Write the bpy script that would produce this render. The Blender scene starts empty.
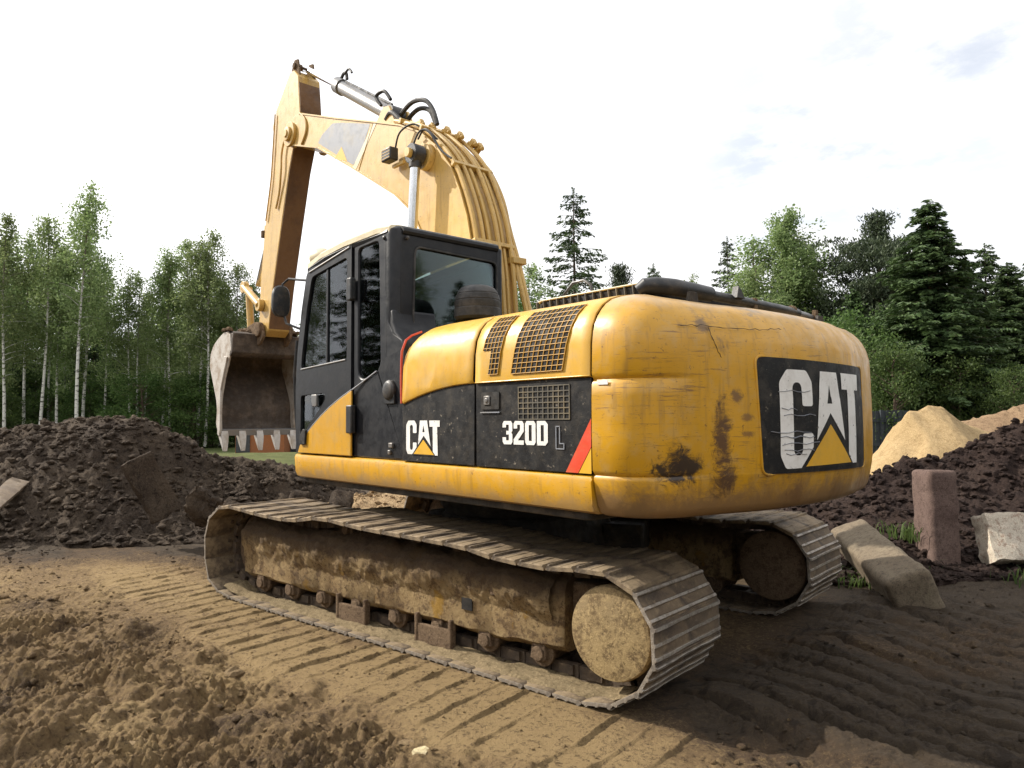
import bpy, bmesh, math, random
import numpy as np
from mathutils import Vector, Matrix
R = math.radians
sc = bpy.context.scene
COL = sc.collection

# ---------------------------------------------------------------- camera, world, sun, exposure
CAM = np.array([-3.993, 4.846, 1.489])
YAW, PITCH, ROLL, FPX = R(-50.062), R(2.705), R(-0.299), 731.9
cd = bpy.data.cameras.new('camera'); cam = bpy.data.objects.new('camera', cd); COL.objects.link(cam)
F_ = Vector((math.cos(PITCH)*math.cos(YAW), math.cos(PITCH)*math.sin(YAW), math.sin(PITCH)))
R_ = Vector((math.sin(YAW), -math.cos(YAW), 0)); U_ = R_.cross(F_)
R2 = R_*math.cos(ROLL)+U_*math.sin(ROLL); U2 = -R_*math.sin(ROLL)+U_*math.cos(ROLL)
cam.matrix_world = Matrix(((R2.x, U2.x, -F_.x, CAM[0]), (R2.y, U2.y, -F_.y, CAM[1]), (R2.z, U2.z, -F_.z, CAM[2]), (0, 0, 0, 1)))
cd.sensor_width = 36; cd.lens = FPX/1024*36; cd.clip_start = 0.05; cd.clip_end = 3000
sc.camera = cam

SUN_AZ, SUN_EL = R(20), R(36)
w = bpy.data.worlds.new('World'); sc.world = w; w.use_nodes = True
nt = w.node_tree; nt.nodes.clear()
def N(t, **k):
    n = nt.nodes.new(t)
    for a, b in k.items(): setattr(n, a, b)
    return n
def L(a, b): nt.links.new(a, b)
sky = N('ShaderNodeTexSky', sky_type='NISHITA', sun_disc=False); sky.sun_elevation = SUN_EL; sky.sun_rotation = R(90)-SUN_AZ
sky.air_density = 1.0; sky.dust_density = 1.5
tc = N('ShaderNodeTexCoord'); sx = N('ShaderNodeSeparateXYZ'); L(tc.outputs['Generated'], sx.inputs[0])
mz = N('ShaderNodeMath', operation='MAXIMUM'); L(sx.outputs[2], mz.inputs[0]); mz.inputs[1].default_value = 0.0
az = N('ShaderNodeMath', operation='ADD'); L(mz.outputs[0], az.inputs[0]); az.inputs[1].default_value = 0.14
dx = N('ShaderNodeMath', operation='DIVIDE'); L(sx.outputs[0], dx.inputs[0]); L(az.outputs[0], dx.inputs[1])
dy = N('ShaderNodeMath', operation='DIVIDE'); L(sx.outputs[1], dy.inputs[0]); L(az.outputs[0], dy.inputs[1])
cx = N('ShaderNodeCombineXYZ'); L(dx.outputs[0], cx.inputs[0]); L(dy.outputs[0], cx.inputs[1])
n1 = N('ShaderNodeTexNoise'); n1.inputs['Scale'].default_value = 0.85; n1.inputs['Detail'].default_value = 9; n1.inputs['Roughness'].default_value = 0.6; n1.inputs['Distortion'].default_value = 0.4
L(cx.outputs[0], n1.inputs['Vector'])
cm = N('ShaderNodeMapRange', interpolation_type='SMOOTHSTEP'); cm.inputs['From Min'].default_value = 0.36; cm.inputs['From Max'].default_value = 0.50; cm.inputs['To Min'].default_value = 0.85; cm.inputs['To Max'].default_value = 1
L(n1.outputs[0], cm.inputs['Value'])
n2 = N('ShaderNodeTexNoise'); n2.inputs['Scale'].default_value = 1.9; n2.inputs['Detail'].default_value = 7; n2.inputs['Roughness'].default_value = 0.55
L(cx.outputs[0], n2.inputs['Vector'])
cr = N('ShaderNodeMapRange'); cr.inputs['From Min'].default_value = 0.3; cr.inputs['From Max'].default_value = 0.6; cr.inputs['To Min'].default_value = 11.4; cr.inputs['To Max'].default_value = 12.2
L(n2.outputs[0], cr.inputs['Value'])
# the cloud bank thins and gets whiter towards the sun
dn = N('ShaderNodeVectorMath', operation='DOT_PRODUCT'); L(tc.outputs['Generated'], dn.inputs[0])
dn.inputs[1].default_value = (math.cos(SUN_AZ)*math.cos(SUN_EL), math.sin(SUN_AZ)*math.cos(SUN_EL), math.sin(SUN_EL))
gl = N('ShaderNodeMapRange', interpolation_type='SMOOTHSTEP'); gl.inputs['From Min'].default_value = 0.1; gl.inputs['From Max'].default_value = 1.0; gl.inputs['To Min'].default_value = 0.0; gl.inputs['To Max'].default_value = 5.0
L(dn.outputs['Value'], gl.inputs['Value'])
ad = N('ShaderNodeMath', operation='ADD'); L(cr.outputs[0], ad.inputs[0]); L(gl.outputs[0], ad.inputs[1])
cc = N('ShaderNodeVectorMath', operation='SCALE'); cc.inputs[0].default_value = (1.0, 1.0, 1.015); L(ad.outputs[0], cc.inputs['Scale'])
# thinner cloud, letting the blue through, in two parts of the sky
mask = cm.outputs[0]
for dr_, lo_, hi_, am_ in (((0.2139, -0.869, 0.4461), .94, .998, .30), ((0.3087, -0.9068, 0.287), .992, .9995, .15), ((0.0869, -0.953, 0.2902), .985, .999, .10)):
    dp = N('ShaderNodeVectorMath', operation='DOT_PRODUCT'); L(tc.outputs['Generated'], dp.inputs[0]); dp.inputs[1].default_value = dr_
    r1 = N('ShaderNodeMapRange', interpolation_type='SMOOTHSTEP'); L(dp.outputs['Value'], r1.inputs['Value'])
    for k_, v_ in (('From Min', lo_), ('From Max', hi_), ('To Min', 0), ('To Max', am_)): r1.inputs[k_].default_value = v_
    n3 = N('ShaderNodeTexNoise'); n3.inputs['Scale'].default_value = 3.4; n3.inputs['Detail'].default_value = 10; n3.inputs['Roughness'].default_value = .62; L(cx.outputs[0], n3.inputs['Vector'])
    r2 = N('ShaderNodeMapRange', interpolation_type='SMOOTHSTEP'); L(n3.outputs[0], r2.inputs['Value'])
    for k_, v_ in (('From Min', .44), ('From Max', .62), ('To Min', .05), ('To Max', 1)): r2.inputs[k_].default_value = v_
    pm = N('ShaderNodeMath', operation='MULTIPLY'); L(r1.outputs[0], pm.inputs[0]); L(r2.outputs[0], pm.inputs[1])
    iv = N('ShaderNodeMath', operation='SUBTRACT'); iv.inputs[0].default_value = 1; L(pm.outputs[0], iv.inputs[1])
    mm = N('ShaderNodeMath', operation='MULTIPLY'); L(mask, mm.inputs[0]); L(iv.outputs[0], mm.inputs[1]); mask = mm.outputs[0]
mx = N('ShaderNodeMix', data_type='RGBA'); L(mask, mx.inputs['Factor']); sk2 = N('ShaderNodeVectorMath', operation='SCALE'); L(sky.outputs[0], sk2.inputs[0]); sk2.inputs['Scale'].default_value = 1.8; L(sk2.outputs[0], mx.inputs['A']); L(cc.outputs[0], mx.inputs['B'])
bg = N('ShaderNodeBackground'); bg.inputs['Strength'].default_value = 0.08; L(mx.outputs['Result'], bg.inputs['Color'])
wo = N('ShaderNodeOutputWorld'); L(bg.outputs[0], wo.inputs[0])
sd = bpy.data.lights.new('sun', 'SUN'); sd.energy = 5.0; sd.angle = R(0.6); sd.color = (1, 0.93, 0.82)
so = bpy.data.objects.new('sun', sd); COL.objects.link(so)
so.rotation_euler = Vector((math.cos(SUN_AZ)*math.cos(SUN_EL), math.sin(SUN_AZ)*math.cos(SUN_EL), math.sin(SUN_EL))).to_track_quat('Z', 'Y').to_euler()
sc.view_settings.view_transform = 'Standard'; sc.view_settings.look = 'None'; sc.view_settings.gamma = 1; sc.view_settings.exposure = 0.36
sc.cycles.max_bounces = 6; sc.cycles.transparent_max_bounces = 8

# ---------------------------------------------------------------- noise (numpy)
_rng = np.random.default_rng(7)
_T = _rng.random((256, 256))
def vnoise(x, y):
    xi = np.floor(x).astype(int); yi = np.floor(y).astype(int); fx = x-xi; fy = y-yi
    fx = fx*fx*fx*(fx*(fx*6-15)+10); fy = fy*fy*fy*(fy*(fy*6-15)+10)
    a = _T[xi & 255, yi & 255]; b = _T[(xi+1) & 255, yi & 255]; c = _T[xi & 255, (yi+1) & 255]; d = _T[(xi+1) & 255, (yi+1) & 255]
    return ((a*(1-fx)+b*fx)*(1-fy)+(c*(1-fx)+d*fx)*fy)*2-1
def fbm(x, y, f, o=4, g=0.5):
    s = 0; a = 1; t = 0
    for i in range(o):
        ca, sa = math.cos(i*1.3+.5), math.sin(i*1.3+.5)
        s = s+a*vnoise((x*ca-y*sa)*f+i*17.3, (x*sa+y*ca)*f+i*9.1); t += a; a *= g; f *= 2.03
    return s/t
def billow(x, y, f, o=3):
    s = 0; a = 1; t = 0
    for i in range(o):
        ca, sa = math.cos(i*1.7+.9), math.sin(i*1.7+.9)
        s = s+a*(1-2*np.abs(vnoise((x*ca-y*sa)*f+i*31.3, (x*sa+y*ca)*f+i*5.1)))*-1; t += a; a *= .5; f *= 2.1
    return s/t
def sstep(a, b, x):
    t = np.clip((x-a)/(b-a), 0, 1); return t*t*(3-2*t)

# ---------------------------------------------------------------- materials
def newmat(name):
    m = bpy.data.materials.new(name); m.use_nodes = True; t = m.node_tree; t.nodes.clear()
    return m, t
class Sh:
    """tiny node-graph writer"""
    def __init__(s, name):
        s.m, s.t = newmat(name)
        s.o = s.n('ShaderNodeOutputMaterial'); s.tc = s.n('ShaderNodeTexCoord')
    def n(s, ty, **k):
        n = s.t.nodes.new(ty)
        for a, b in k.items(): setattr(n, a, b)
        return n
    def l(s, a, b): s.t.links.new(a, b)
    def set(s, sock, v):
        if isinstance(v, bpy.types.NodeSocket): s.l(v, sock)
        else: sock.default_value = v if not (isinstance(v, tuple) and len(v) == 3 and sock.type == 'RGBA') else (*v, 1)
    def noise(s, scale, detail=5, rough=.55, dist=0, vec=None, stretch=None):
        n = s.n('ShaderNodeTexNoise'); n.inputs['Scale'].default_value = scale; n.inputs['Detail'].default_value = detail
        n.inputs['Roughness'].default_value = rough; n.inputs['Distortion'].default_value = dist
        v = vec or s.tc.outputs['Object']
        if stretch:
            mp = s.n('ShaderNodeMapping'); mp.inputs['Scale'].default_value = stretch; s.l(v, mp.inputs[0]); v = mp.outputs[0]
        s.l(v, n.inputs['Vector']); return n.outputs[0]
    def ramp(s, v, a, b, lo=0., hi=1.):
        n = s.n('ShaderNodeMapRange', interpolation_type='SMOOTHSTEP'); s.set(n.inputs['Value'], v)
        for k, q in (('From Min', a), ('From Max', b), ('To Min', lo), ('To Max', hi)): n.inputs[k].default_value = q
        return n.outputs[0]
    def math(s, op, a, b=0.):
        n = s.n('ShaderNodeMath', operation=op); s.set(n.inputs[0], a); s.set(n.inputs[1], b); return n.outputs[0]
    def mix(s, f, a, b):
        n = s.n('ShaderNodeMix', data_type='RGBA'); s.set(n.inputs['Factor'], f); s.set(n.inputs['A'], a); s.set(n.inputs['B'], b); return n.outputs['Result']
    def dist(s, p):
        n = s.n('ShaderNodeVectorMath', operation='DISTANCE'); s.l(s.tc.outputs['Object'], n.inputs[0]); n.inputs[1].default_value = p; return n.outputs['Value']
    def sep(s):
        n = s.n('ShaderNodeSeparateXYZ'); s.l(s.tc.outputs['Object'], n.inputs[0]); return n.outputs
    def attr(s, a):
        n = s.n('ShaderNodeAttribute'); n.attribute_name = a; return n.outputs['Fac']
    def bump(s, h, strength=.3, distance=.01):
        n = s.n('ShaderNodeBump'); n.inputs['Strength'].default_value = strength; n.inputs['Distance'].default_value = distance; s.l(h, n.inputs['Height']); return n.outputs[0]
    def pbr(s, col, rough=.5, metal=0., nrm=None, spec=.5, coat=0.):
        b = s.n('ShaderNodeBsdfPrincipled'); s.set(b.inputs['Base Color'], col); s.set(b.inputs['Roughness'], rough); s.set(b.inputs['Metallic'], metal)
        b.inputs['Specular IOR Level'].default_value = spec; b.inputs['Coat Weight'].default_value = coat; b.inputs['Coat Roughness'].default_value = .15
        if nrm: s.l(nrm, b.inputs['Normal'])
        s.l(b.outputs[0], s.o.inputs[0]); return s.m

YEL = (.60, .31, .010); MUD = (.30, .19, .085); RUST = (.10, .045, .02)
def yellow(name, mudlevel=None, stains=(), wear=.5, base=YEL):
    s = Sh(name)
    c = s.mix(s.ramp(s.noise(3, 4), .35, .7), base, tuple(x*.86 for x in base))
    # dusty film
    c = s.mix(s.ramp(s.noise(9, 7, .7), .46, .68, 0, .42), c, (.46, .31, .12))
    # streaks running down
    st = s.ramp(s.noise(7, 5, .6, 0, stretch=(3.2, 3.2, .35)), .52, .68, 0, .55*wear)
    c = s.mix(st, c, (.27, .15, .035))
    sc1 = s.ramp(s.noise(34, 3, .8, 0, stretch=(.5, .5, 4)), .62, .67, 0, .8*wear)
    c = s.mix(sc1, c, (.20, .10, .03))
    ch = s.ramp(s.noise(26, 6, .75), .62, .66, 0, .95*wear)
    c = s.mix(ch, c, RUST)
    if mudlevel:
        z = s.sep()[2]; zz = s.math('ADD', z, s.math('MULTIPLY', s.noise(5, 8, .7), -.35))
        c = s.mix(s.ramp(zz, mudlevel[0]-.17, mudlevel[1]-.17, .75, 0), c, (.36, .23, .10))
    if len(stains) > 2:
        hz_ = s.ramp(s.noise(6, 8, .8, .3, stretch=(.5, .5, 9)), .55, .64, 0, .85); c = s.mix(s.math('MULTIPLY', hz_, s.ramp(s.noise(2.3, 3), .45, .62)), c, (.17, .085, .03))
        z2 = s.math('ADD', s.sep()[2], s.math('MULTIPLY', s.noise(4, 8, .75, .6), -.22)); c = s.mix(s.ramp(z2, 1.92, 2.03, 0, .6), c, (.36, .27, .17))
        z3 = s.math('ADD', s.sep()[2], s.math('MULTIPLY', s.noise(5, 9, .8, .8), .5)); c = s.mix(s.ramp(z3, 1.28, 1.44, .8, 0), c, (.20, .115, .05))
    for st_ in stains:
        p, r, colr, amt = st_[:4]; zs = st_[4] if len(st_) > 4 else 1
        mp_ = s.n('ShaderNodeMapping'); mp_.inputs['Scale'].default_value = (1, 1, zs); s.l(s.tc.outputs['Object'], mp_.inputs[0]); vd = s.n('ShaderNodeVectorMath', operation='DISTANCE'); s.l(mp_.outputs[0], vd.inputs[0]); vd.inputs[1].default_value = (p[0], p[1], p[2]*zs)
        d = s.math('ADD', vd.outputs['Value'], s.math('ADD', s.math('MULTIPLY', s.noise(9, 9, .8, 1.5), r*3.2), s.math('MULTIPLY', s.noise(20, 6, .8, 0, stretch=(.5, .5, 3)), r*1.2)))
        c = s.mix(s.ramp(d, r*2.5, r*3.3, amt, 0), c, colr)
    rg = s.ramp(s.noise(12, 6), .3, .7, .34, .55)
    return s.pbr(c, rg, nrm=s.bump(s.noise(2.2, 2), .25, .02), spec=.5, coat=.18)
def dusty(name, base, dust=(.22, .17, .12), amt=.4, rough=.45, metal=0., scale=6, bmp=.1, chips=None, spec=.5):
    s = Sh(name)
    c = s.mix(s.ramp(s.noise(scale, 8, .7), .45, .66, 0, amt), base, dust)
    c = s.mix(s.ramp(s.noise(40, 3, .8, 0, stretch=(.6, .6, 2.5)), .61, .66, 0, amt), c, dust)
    if chips: c = s.mix(s.ramp(s.noise(30, 5, .7), .63, .68, 0, .9), c, chips)
    return s.pbr(c, s.ramp(s.noise(15, 4), .3, .7, rough*.85, rough*1.3), metal, s.bump(s.noise(45, 5, .6), bmp, .01), spec=spec)
def soil(name, cols, scale=1., bmp=1.0, attr=None):
    s = Sh(name)
    a, b, c_ = cols
    c = s.mix(s.ramp(s.noise(1.1*scale, 8, .65), .38, .62), a, b)
    c = s.mix(s.ramp(s.noise(9*scale, 8, .75), .47, .62, 0, .85), c, c_)
    c = s.mix(s.ramp(s.noise(40*scale, 5, .8), .50, .62, 0, .55), c, tuple(min(1, x*1.5) for x in b))
    c = s.mix(s.ramp(s.noise(31*scale, 6, .85), .53, .63, 0, .6), c, tuple(x*.45 for x in c_))
    if name == 'dirt_dark':
        zt = s.math('ADD', s.sep()[2], s.math('MULTIPLY', s.noise(3, 7, .7), .4)); c = s.mix(s.ramp(zt, 1.68, 1.80, 0, .7), c, (.20, .155, .11))  # paler mound top: light path, with its sunlit brightness painted in
    h = s.math('ADD', s.noise(28*scale, 9, .72), s.math('MULTIPLY', s.noise(110*scale, 4, .7), .35))
    return s.pbr(c, .95, nrm=s.bump(h, bmp, .04), spec=.15)
M = {}
M['yellow'] = yellow('yellow_paint', wear=.4)
M['yellow_lower'] = yellow('yellow_paint_skirt', (1.0, 1.10), wear=.7)
M['yellow_boom'] = yellow('yellow_paint_boom', wear=.7, base=(.58, .37, .10))
M['yellow_hood'] = yellow('yellow_paint_hood', stains=(((-.42, 1.35, 1.86), .075, (.60, .34, .012), 1.0), ((-.58, 1.33, 1.97), .085, (.60, .34, .012), 1.0)), wear=.3, base=(.64, .36, .035))
M['yellow_cw'] = yellow('yellow_paint_counterweight', (1.0, 1.14),
    stains=(((-2.47, 1.14, 1.25), .12, (.035, .02, .012), 1.0), ((-2.44, 1.22, 1.23), .075, (.04, .025, .015), 1.0), ((-2.50, 1.06, 1.24), .085, (.04, .025, .015), 1.0), ((-2.52, .86, 1.15), .09, (.08, .04, .02), .85), ((-2.56, .87, 1.36), .075, (.085, .04, .018), .95, .32), ((-2.57, .83, 1.18), .07, (.08, .04, .02), .9, .6), ((-2.585, .77, 1.60), .045, (.13, .065, .025), .85), ((-2.60, .70, 1.49), .05, (.15, .075, .03), .75, 2.5), ((-2.60, .70, 1.40), .05, (.15, .075, .03), .75, 2.5), ((-2.5, .95, 1.97), .06, (.12, .07, .035), .8), ((-2.52, .84, 1.86), .055, (.14, .08, .03), .7), ((-2.45, .5, 2.1), .13, (.2, .14, .08), .75), ((-2.5, .1, 2.1), .12, (.25, .18, .1), .6), ((-2.2, 1.33, 1.53), .03, (.07, .04, .02), .9), ((-2.22, 1.33, 1.47), .03, (.07, .04, .02), .9),
            ((-2.6, .3, 1.08), .12, (.16, .08, .03), .7), ((-2.62, -.2, 1.05), .13, (.15, .08, .03), .6), ((-2.3, 1.25, 1.02), .1, (.16, .1, .05), .6), ((-2.35, 1.2, 1.69), .07, (.15, .07, .02), .7), ((-2.4, -.6, 2.05), .14, (.3, .24, .18), .7)), wear=.75)
M['black'] = dusty('black_paint', (.018, .019, .021), amt=.22, rough=.38)
M['black_panel'] = dusty('black_dusty_panel', (.008, .008, .009), (.10, .085, .065), .28, .5, scale=9, spec=.3, chips=(.20, .17, .13))
M['cab'] = dusty('cab_paint', (.007, .008, .011), (.06, .055, .05), .14, .4, spec=.35)
M['rubber'] = dusty('rubber', (.022, .022, .022), (.11, .10, .09), .4, .6)
M['dark'] = dusty('dark_void', (.008, .008, .008), amt=.1, rough=.8)
M['chrome'] = dusty('chrome_rod', (.75, .76, .78), (.4, .36, .3), .2, .16, 1.0, bmp=.0)
M['steel'] = dusty('steel_grey', (.22, .22, .22), (.25, .2, .15), .4, .4, .6)
M['bucket_out'] = dusty('bucket_worn_pale', (.48, .45, .41), (.22, .15, .09), .8, .6, .1, scale=4, bmp=.4, chips=(.12, .07, .04))
M['bucket_in'] = dusty('bucket_muddy_shaded', (.055, .042, .033), (.15, .115, .085), .6, .8, scale=5, bmp=.8)  # muddy inside, darkened to paint in the shade where no sun enters
M['tooth'] = dusty('tooth_steel', (.52, .50, .47), (.3, .24, .17), .6, .5, .3, bmp=.3)
M['cream'] = dusty('roof_cream_glare', (.66, .58, .40), (.4, .33, .2), .3, .4)  # glare on the yellow roof painted in as cream
M['white'] = dusty('white_decal', (.80, .79, .76), (.4, .36, .3), .28, .45, bmp=.02, chips=(.06, .055, .05))
M['decal_yellow'] = dusty('yellow_decal', (.72, .40, .03), (.4, .28, .1), .25, .4, bmp=.02)
M['red'] = dusty('red_decal', (.68, .07, .03), (.5, .25, .1), .25, .4, bmp=.02)
M['grey_decal'] = dusty('grey_decal', (.22, .235, .27), (.34, .29, .2), .35, .5, bmp=.02)
M['screen'] = dusty('grille_bar', (.10, .09, .07), (.25, .19, .1), .6, .5)
def mk_shoe():
    s = Sh('track_shoe_metal')
    c = s.mix(s.ramp(s.noise(5, 8, .7), .35, .62), (.05, .038, .03), (.13, .092, .06))
    c = s.mix(s.ramp(s.noise(14, 8, .75), .5, .68, 0, .8), c, (.26, .19, .115))
    oi = s.n('ShaderNodeObjectInfo'); c = s.mix(s.math('MULTIPLY', oi.outputs['Random'], .35), c, (.05, .04, .035))
    c = s.mix(s.math('MULTIPLY', s.attr('dry'), s.ramp(s.noise(6, 8, .75), .38, .58, .1, 1)), c, (.30, .225, .135))
    pol = s.ramp(s.attr('polish'), .4, .9); pol = s.math('MULTIPLY', pol, s.ramp(s.noise(20, 4), .35, .6, .35, 1))
    c = s.mix(pol, c, (.42, .38, .33))
    return s.pbr(c, s.math('SUBTRACT', .75, s.math('MULTIPLY', pol, .42)), s.math('MULTIPLY', pol, .75), s.bump(s.noise(35, 7, .7), .6, .015), spec=.35)
M['shoe'] = mk_shoe()
def mk_frame():
    s = Sh('muddy_track_frame')
    z = s.sep()[2]
    c = s.mix(s.ramp(s.noise(3.5, 8, .7), .4, .65), (.42, .30, .15), (.32, .215, .105))
    c = s.mix(s.ramp(s.noise(8, 9, .8), .48, .60, 0, .85), c, (.13, .08, .045))
    c = s.mix(s.ramp(s.noise(5, 9, .8, 1), .53, .62, 0, .8), c, (.44, .32, .17))
    c = s.mix(s.ramp(s.noise(30, 6, .8), .54, .62, 0, .7), c, (.07, .045, .03))
    c = s.mix(s.ramp(s.noise(4, 5, .6), .58, .66, 0, .7), c, (.48, .28, .05))
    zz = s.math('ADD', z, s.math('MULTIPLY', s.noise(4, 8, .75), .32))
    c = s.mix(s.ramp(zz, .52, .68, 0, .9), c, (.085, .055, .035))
    return s.pbr(c, .9, nrm=s.bump(s.noise(16, 10, .78), 1.0, .06), spec=.2)
M['frame'] = mk_frame()
M['disc'] = soil('muddy_drive_cover', ((.27, .20, .11), (.34, .25, .125), (.12, .08, .045)), 1.1, .3)
M['roller'] = soil('muddy_roller', ((.16, .11, .07), (.20, .14, .09), (.09, .06, .04)), 2, .7)
M['under'] = dusty('undercarriage_dark', (.03, .026, .022), (.10, .075, .05), .6, .8)
def mk_glass(tint=(.42, .50, .48, 1)):
    s = Sh('tinted_glass')
    tr = s.n('ShaderNodeBsdfTransparent'); tr.inputs[0].default_value = tint
    g = s.n('ShaderNodeBsdfGlossy'); g.inputs['Roughness'].default_value = .03; g.inputs['Color'].default_value = (.9, .95, 1, 1)
    lw = s.n('ShaderNodeFresnel'); lw.inputs['IOR'].default_value = 1.52
    mx_ = s.n('ShaderNodeMixShader'); s.l(lw.outputs[0], mx_.inputs[0]); s.l(tr.outputs[0], mx_.inputs[1]); s.l(g.outputs[0], mx_.inputs[2]); s.l(mx_.outputs[0], s.o.inputs[0])
    return s.m
M['glass'] = mk_glass(); M['glass_clear'] = mk_glass((.80, .88, .86, 1))
M['concrete'] = soil('concrete_old', ((.20, .165, .115), (.17, .135, .095), (.10, .08, .06)), 2.5, .45)
M['concrete_red'] = soil('concrete_reddish', ((.12, .082, .070), (.15, .105, .088), (.075, .05, .043)), 2.5, .4)
M['concrete_white'] = soil('concrete_pale', ((.50, .44, .35), (.56, .50, .41), (.28, .19, .14)), 2.2, .4)
M['stone'] = soil('stone', ((.20, .145, .08), (.25, .18, .10), (.13, .085, .05)), 8, .5)
M['stone_pale'] = soil('pale_stone', ((.55, .46, .26), (.58, .5, .33), (.38, .3, .18)), 8, .5)
M['dirt_dark'] = soil('dirt_dark', ((.060, .045, .034), (.105, .08, .058), (.032, .024, .019)), 1.2, 1.0)
M['soil_black'] = soil('soil_black', ((.036, .024, .021), (.062, .042, .034), (.018, .012, .011)), 1.3, 1.0)
M['sand'] = soil('sand', ((.37, .265, .135), (.43, .31, .165), (.29, .20, .10)), 1.2, .8)
M['brown'] = soil('brown_soil', ((.26, .175, .105), (.32, .22, .13), (.16, .1, .06)), 1.2, .8)
M['brown_pale'] = soil('brown_pale', ((.33, .235, .135), (.40, .29, .17), (.20, .13, .075)), 1.4, .8)
M['wood'] = dusty('weathered_wood', (.22, .17, .12), (.10, .07, .05), .6, .8, scale=5, bmp=.4)
M['gravel'] = soil('gravel_grey', ((.15, .145, .14), (.2, .19, .18), (.09, .085, .08)), 3, .8)

# ---------------------------------------------------------------- object helpers
def tag(o, label=None, cat=None, group=None, kind=None):
    for k, v in (('label', label), ('category', cat), ('group', group), ('kind', kind)):
        if v: o[k] = v
    return o
def empty(name, loc=(0, 0, 0), rz=0, label=None, cat=None, group=None):
    o = bpy.data.objects.new(name, None); COL.objects.link(o); o.location = loc; o.rotation_euler = (0, 0, rz)
    return tag(o, label, cat, group)
class MB:
    def __init__(s): s.b = bmesh.new()
    def verts(s, co): return [s.b.verts.new(c) for c in co]
    def face(s, vs, mi=0):
        try: f = s.b.faces.new(vs); f.material_index = mi; return f
        except ValueError: return None
    def box(s, c, d, rot=None, taper=1., mi=0):
        hx, hy, hz = d[0]/2, d[1]/2, d[2]/2; m = rot or Matrix.Identity(3); c = Vector(c)
        v = [s.b.verts.new(c+m @ Vector((x*hx*(taper if z > 0 else 1), y*hy*(taper if z > 0 else 1), z*hz))) for z in (-1, 1) for y in (-1, 1) for x in (-1, 1)]
        for q in ((0, 2, 3, 1), (4, 5, 7, 6), (0, 1, 5, 4), (2, 6, 7, 3), (0, 4, 6, 2), (1, 3, 7, 5)): s.face([v[i] for i in q], mi)
        return s
    def prism(s, pts, a0, a1, mp, mi=0):
        A = [s.b.verts.new(mp(p[0], p[1], a0)) for p in pts]; B = [s.b.verts.new(mp(p[0], p[1], a1)) for p in pts]; n = len(pts)
        s.face(A, mi); s.face(B[::-1], mi)
        for i in range(n): s.face([A[i], B[i], B[(i+1) % n], A[(i+1) % n]], mi)
        return s
    def loft(s, rings, cap=True, closed=True, mi=0):
        V = [s.verts(r) for r in rings]
        for a, b in zip(V, V[1:]):
            n = len(a)
            for i in range(n if closed else n-1): s.face([a[i], a[(i+1) % n], b[(i+1) % n], b[i]], mi)
        if cap and closed: s.face(V[0][::-1], mi); s.face(V[-1], mi)
        return V
    def tube(s, path, r, n=8, cap=True, mi=0):
        P = [Vector(p) for p in path]; rr = r if isinstance(r, (list, tuple)) else [r]*len(P); rings = []
        up = None
        for i, p in enumerate(P):
            t = (P[min(i+1, len(P)-1)]-P[max(i-1, 0)]).normalized()
            if up is None: up = t.orthogonal().normalized()
            up = (up-t*up.dot(t)); up = up.normalized() if up.length > 1e-6 else t.orthogonal().normalized()
            sd_ = t.cross(up)
            rings.append([p+(up*math.cos(a)+sd_*math.sin(a))*rr[i] for a in (2*math.pi*k/n for k in range(n))])
        s.loft(rings, cap, True, mi); return s
    def disc(s, c, axis, prof, n=32, mi=0):
        """lathe: prof = (distance along axis, radius)"""
        ax = Vector(axis).normalized(); u = ax.orthogonal().normalized(); v = ax.cross(u); c = Vector(c)
        s.loft([[c+ax*h+(u*math.cos(a)+v*math.sin(a))*r for a in (2*math.pi*k/n for k in range(n))] for h, r in prof], True, True, mi); return s
    def plate(s, outer, holes, a0, a1, mp, mi=0, cuts=None):
        """filled outline with holes, extruded from a0 to a1; a1 None gives a sheet"""
        t = bmesh.new(); ed = []
        for lp in [outer]+list(holes):
            vs = [t.verts.new((p[0], p[1], 0)) for p in lp]
            for i in range(len(vs)): ed.append(t.edges.new((vs[i], vs[(i+1) % len(vs)])))
        bmesh.ops.triangle_fill(t, use_beauty=True, use_dissolve=False, edges=ed, normal=(0, 0, 1))
        if cuts:
            for co, no in cuts:
                bmesh.ops.bisect_plane(t, geom=t.verts[:]+t.edges[:]+t.faces[:], plane_co=co, plane_no=no)
        bmesh.ops.recalc_face_normals(t, faces=t.faces[:])
        if a1 is None:
            mpv = {v: s.b.verts.new(mp(v.co.x, v.co.y, a0)) for v in t.verts}
            for f in t.faces: s.face([mpv[v] for v in f.verts], mi)
        else:
            A = {v: s.b.verts.new(mp(v.co.x, v.co.y, a0)) for v in t.verts}; B = {v: s.b.verts.new(mp(v.co.x, v.co.y, a1)) for v in t.verts}
            for f in t.faces:
                s.face([A[v] for v in f.verts], mi); s.face([B[v] for v in reversed(f.verts)], mi)
            for e in t.edges:
                if len(e.link_faces) == 1: a, b = e.verts; s.face([A[a], A[b], B[b], B[a]], mi)
        t.free(); return s
    def obj(s, name, mats, parent=None, bevel=0, smooth=35, rz=0, seg=2, keep=False):
        bmesh.ops.recalc_face_normals(s.b, faces=s.b.faces[:])
        me = bpy.data.meshes.new(name); s.b.to_mesh(me); s.b.free()
        for m in (mats if isinstance(mats, (list, tuple)) else [mats]): me.materials.append(m)
        if smooth:
            me.polygons.foreach_set('use_smooth', [True]*len(me.polygons)); me.set_sharp_from_angle(angle=R(smooth))
        o = bpy.data.objects.new(name, me); COL.objects.link(o); o.rotation_euler = (0, 0, rz)
        if parent: o.parent = parent
        if bevel:
            b = o.modifiers.new('bevel', 'BEVEL'); b.width = bevel; b.segments = seg; b.limit_method = 'ANGLE'; b.angle_limit = R(32); b.harden_normals = False
        return o
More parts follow.
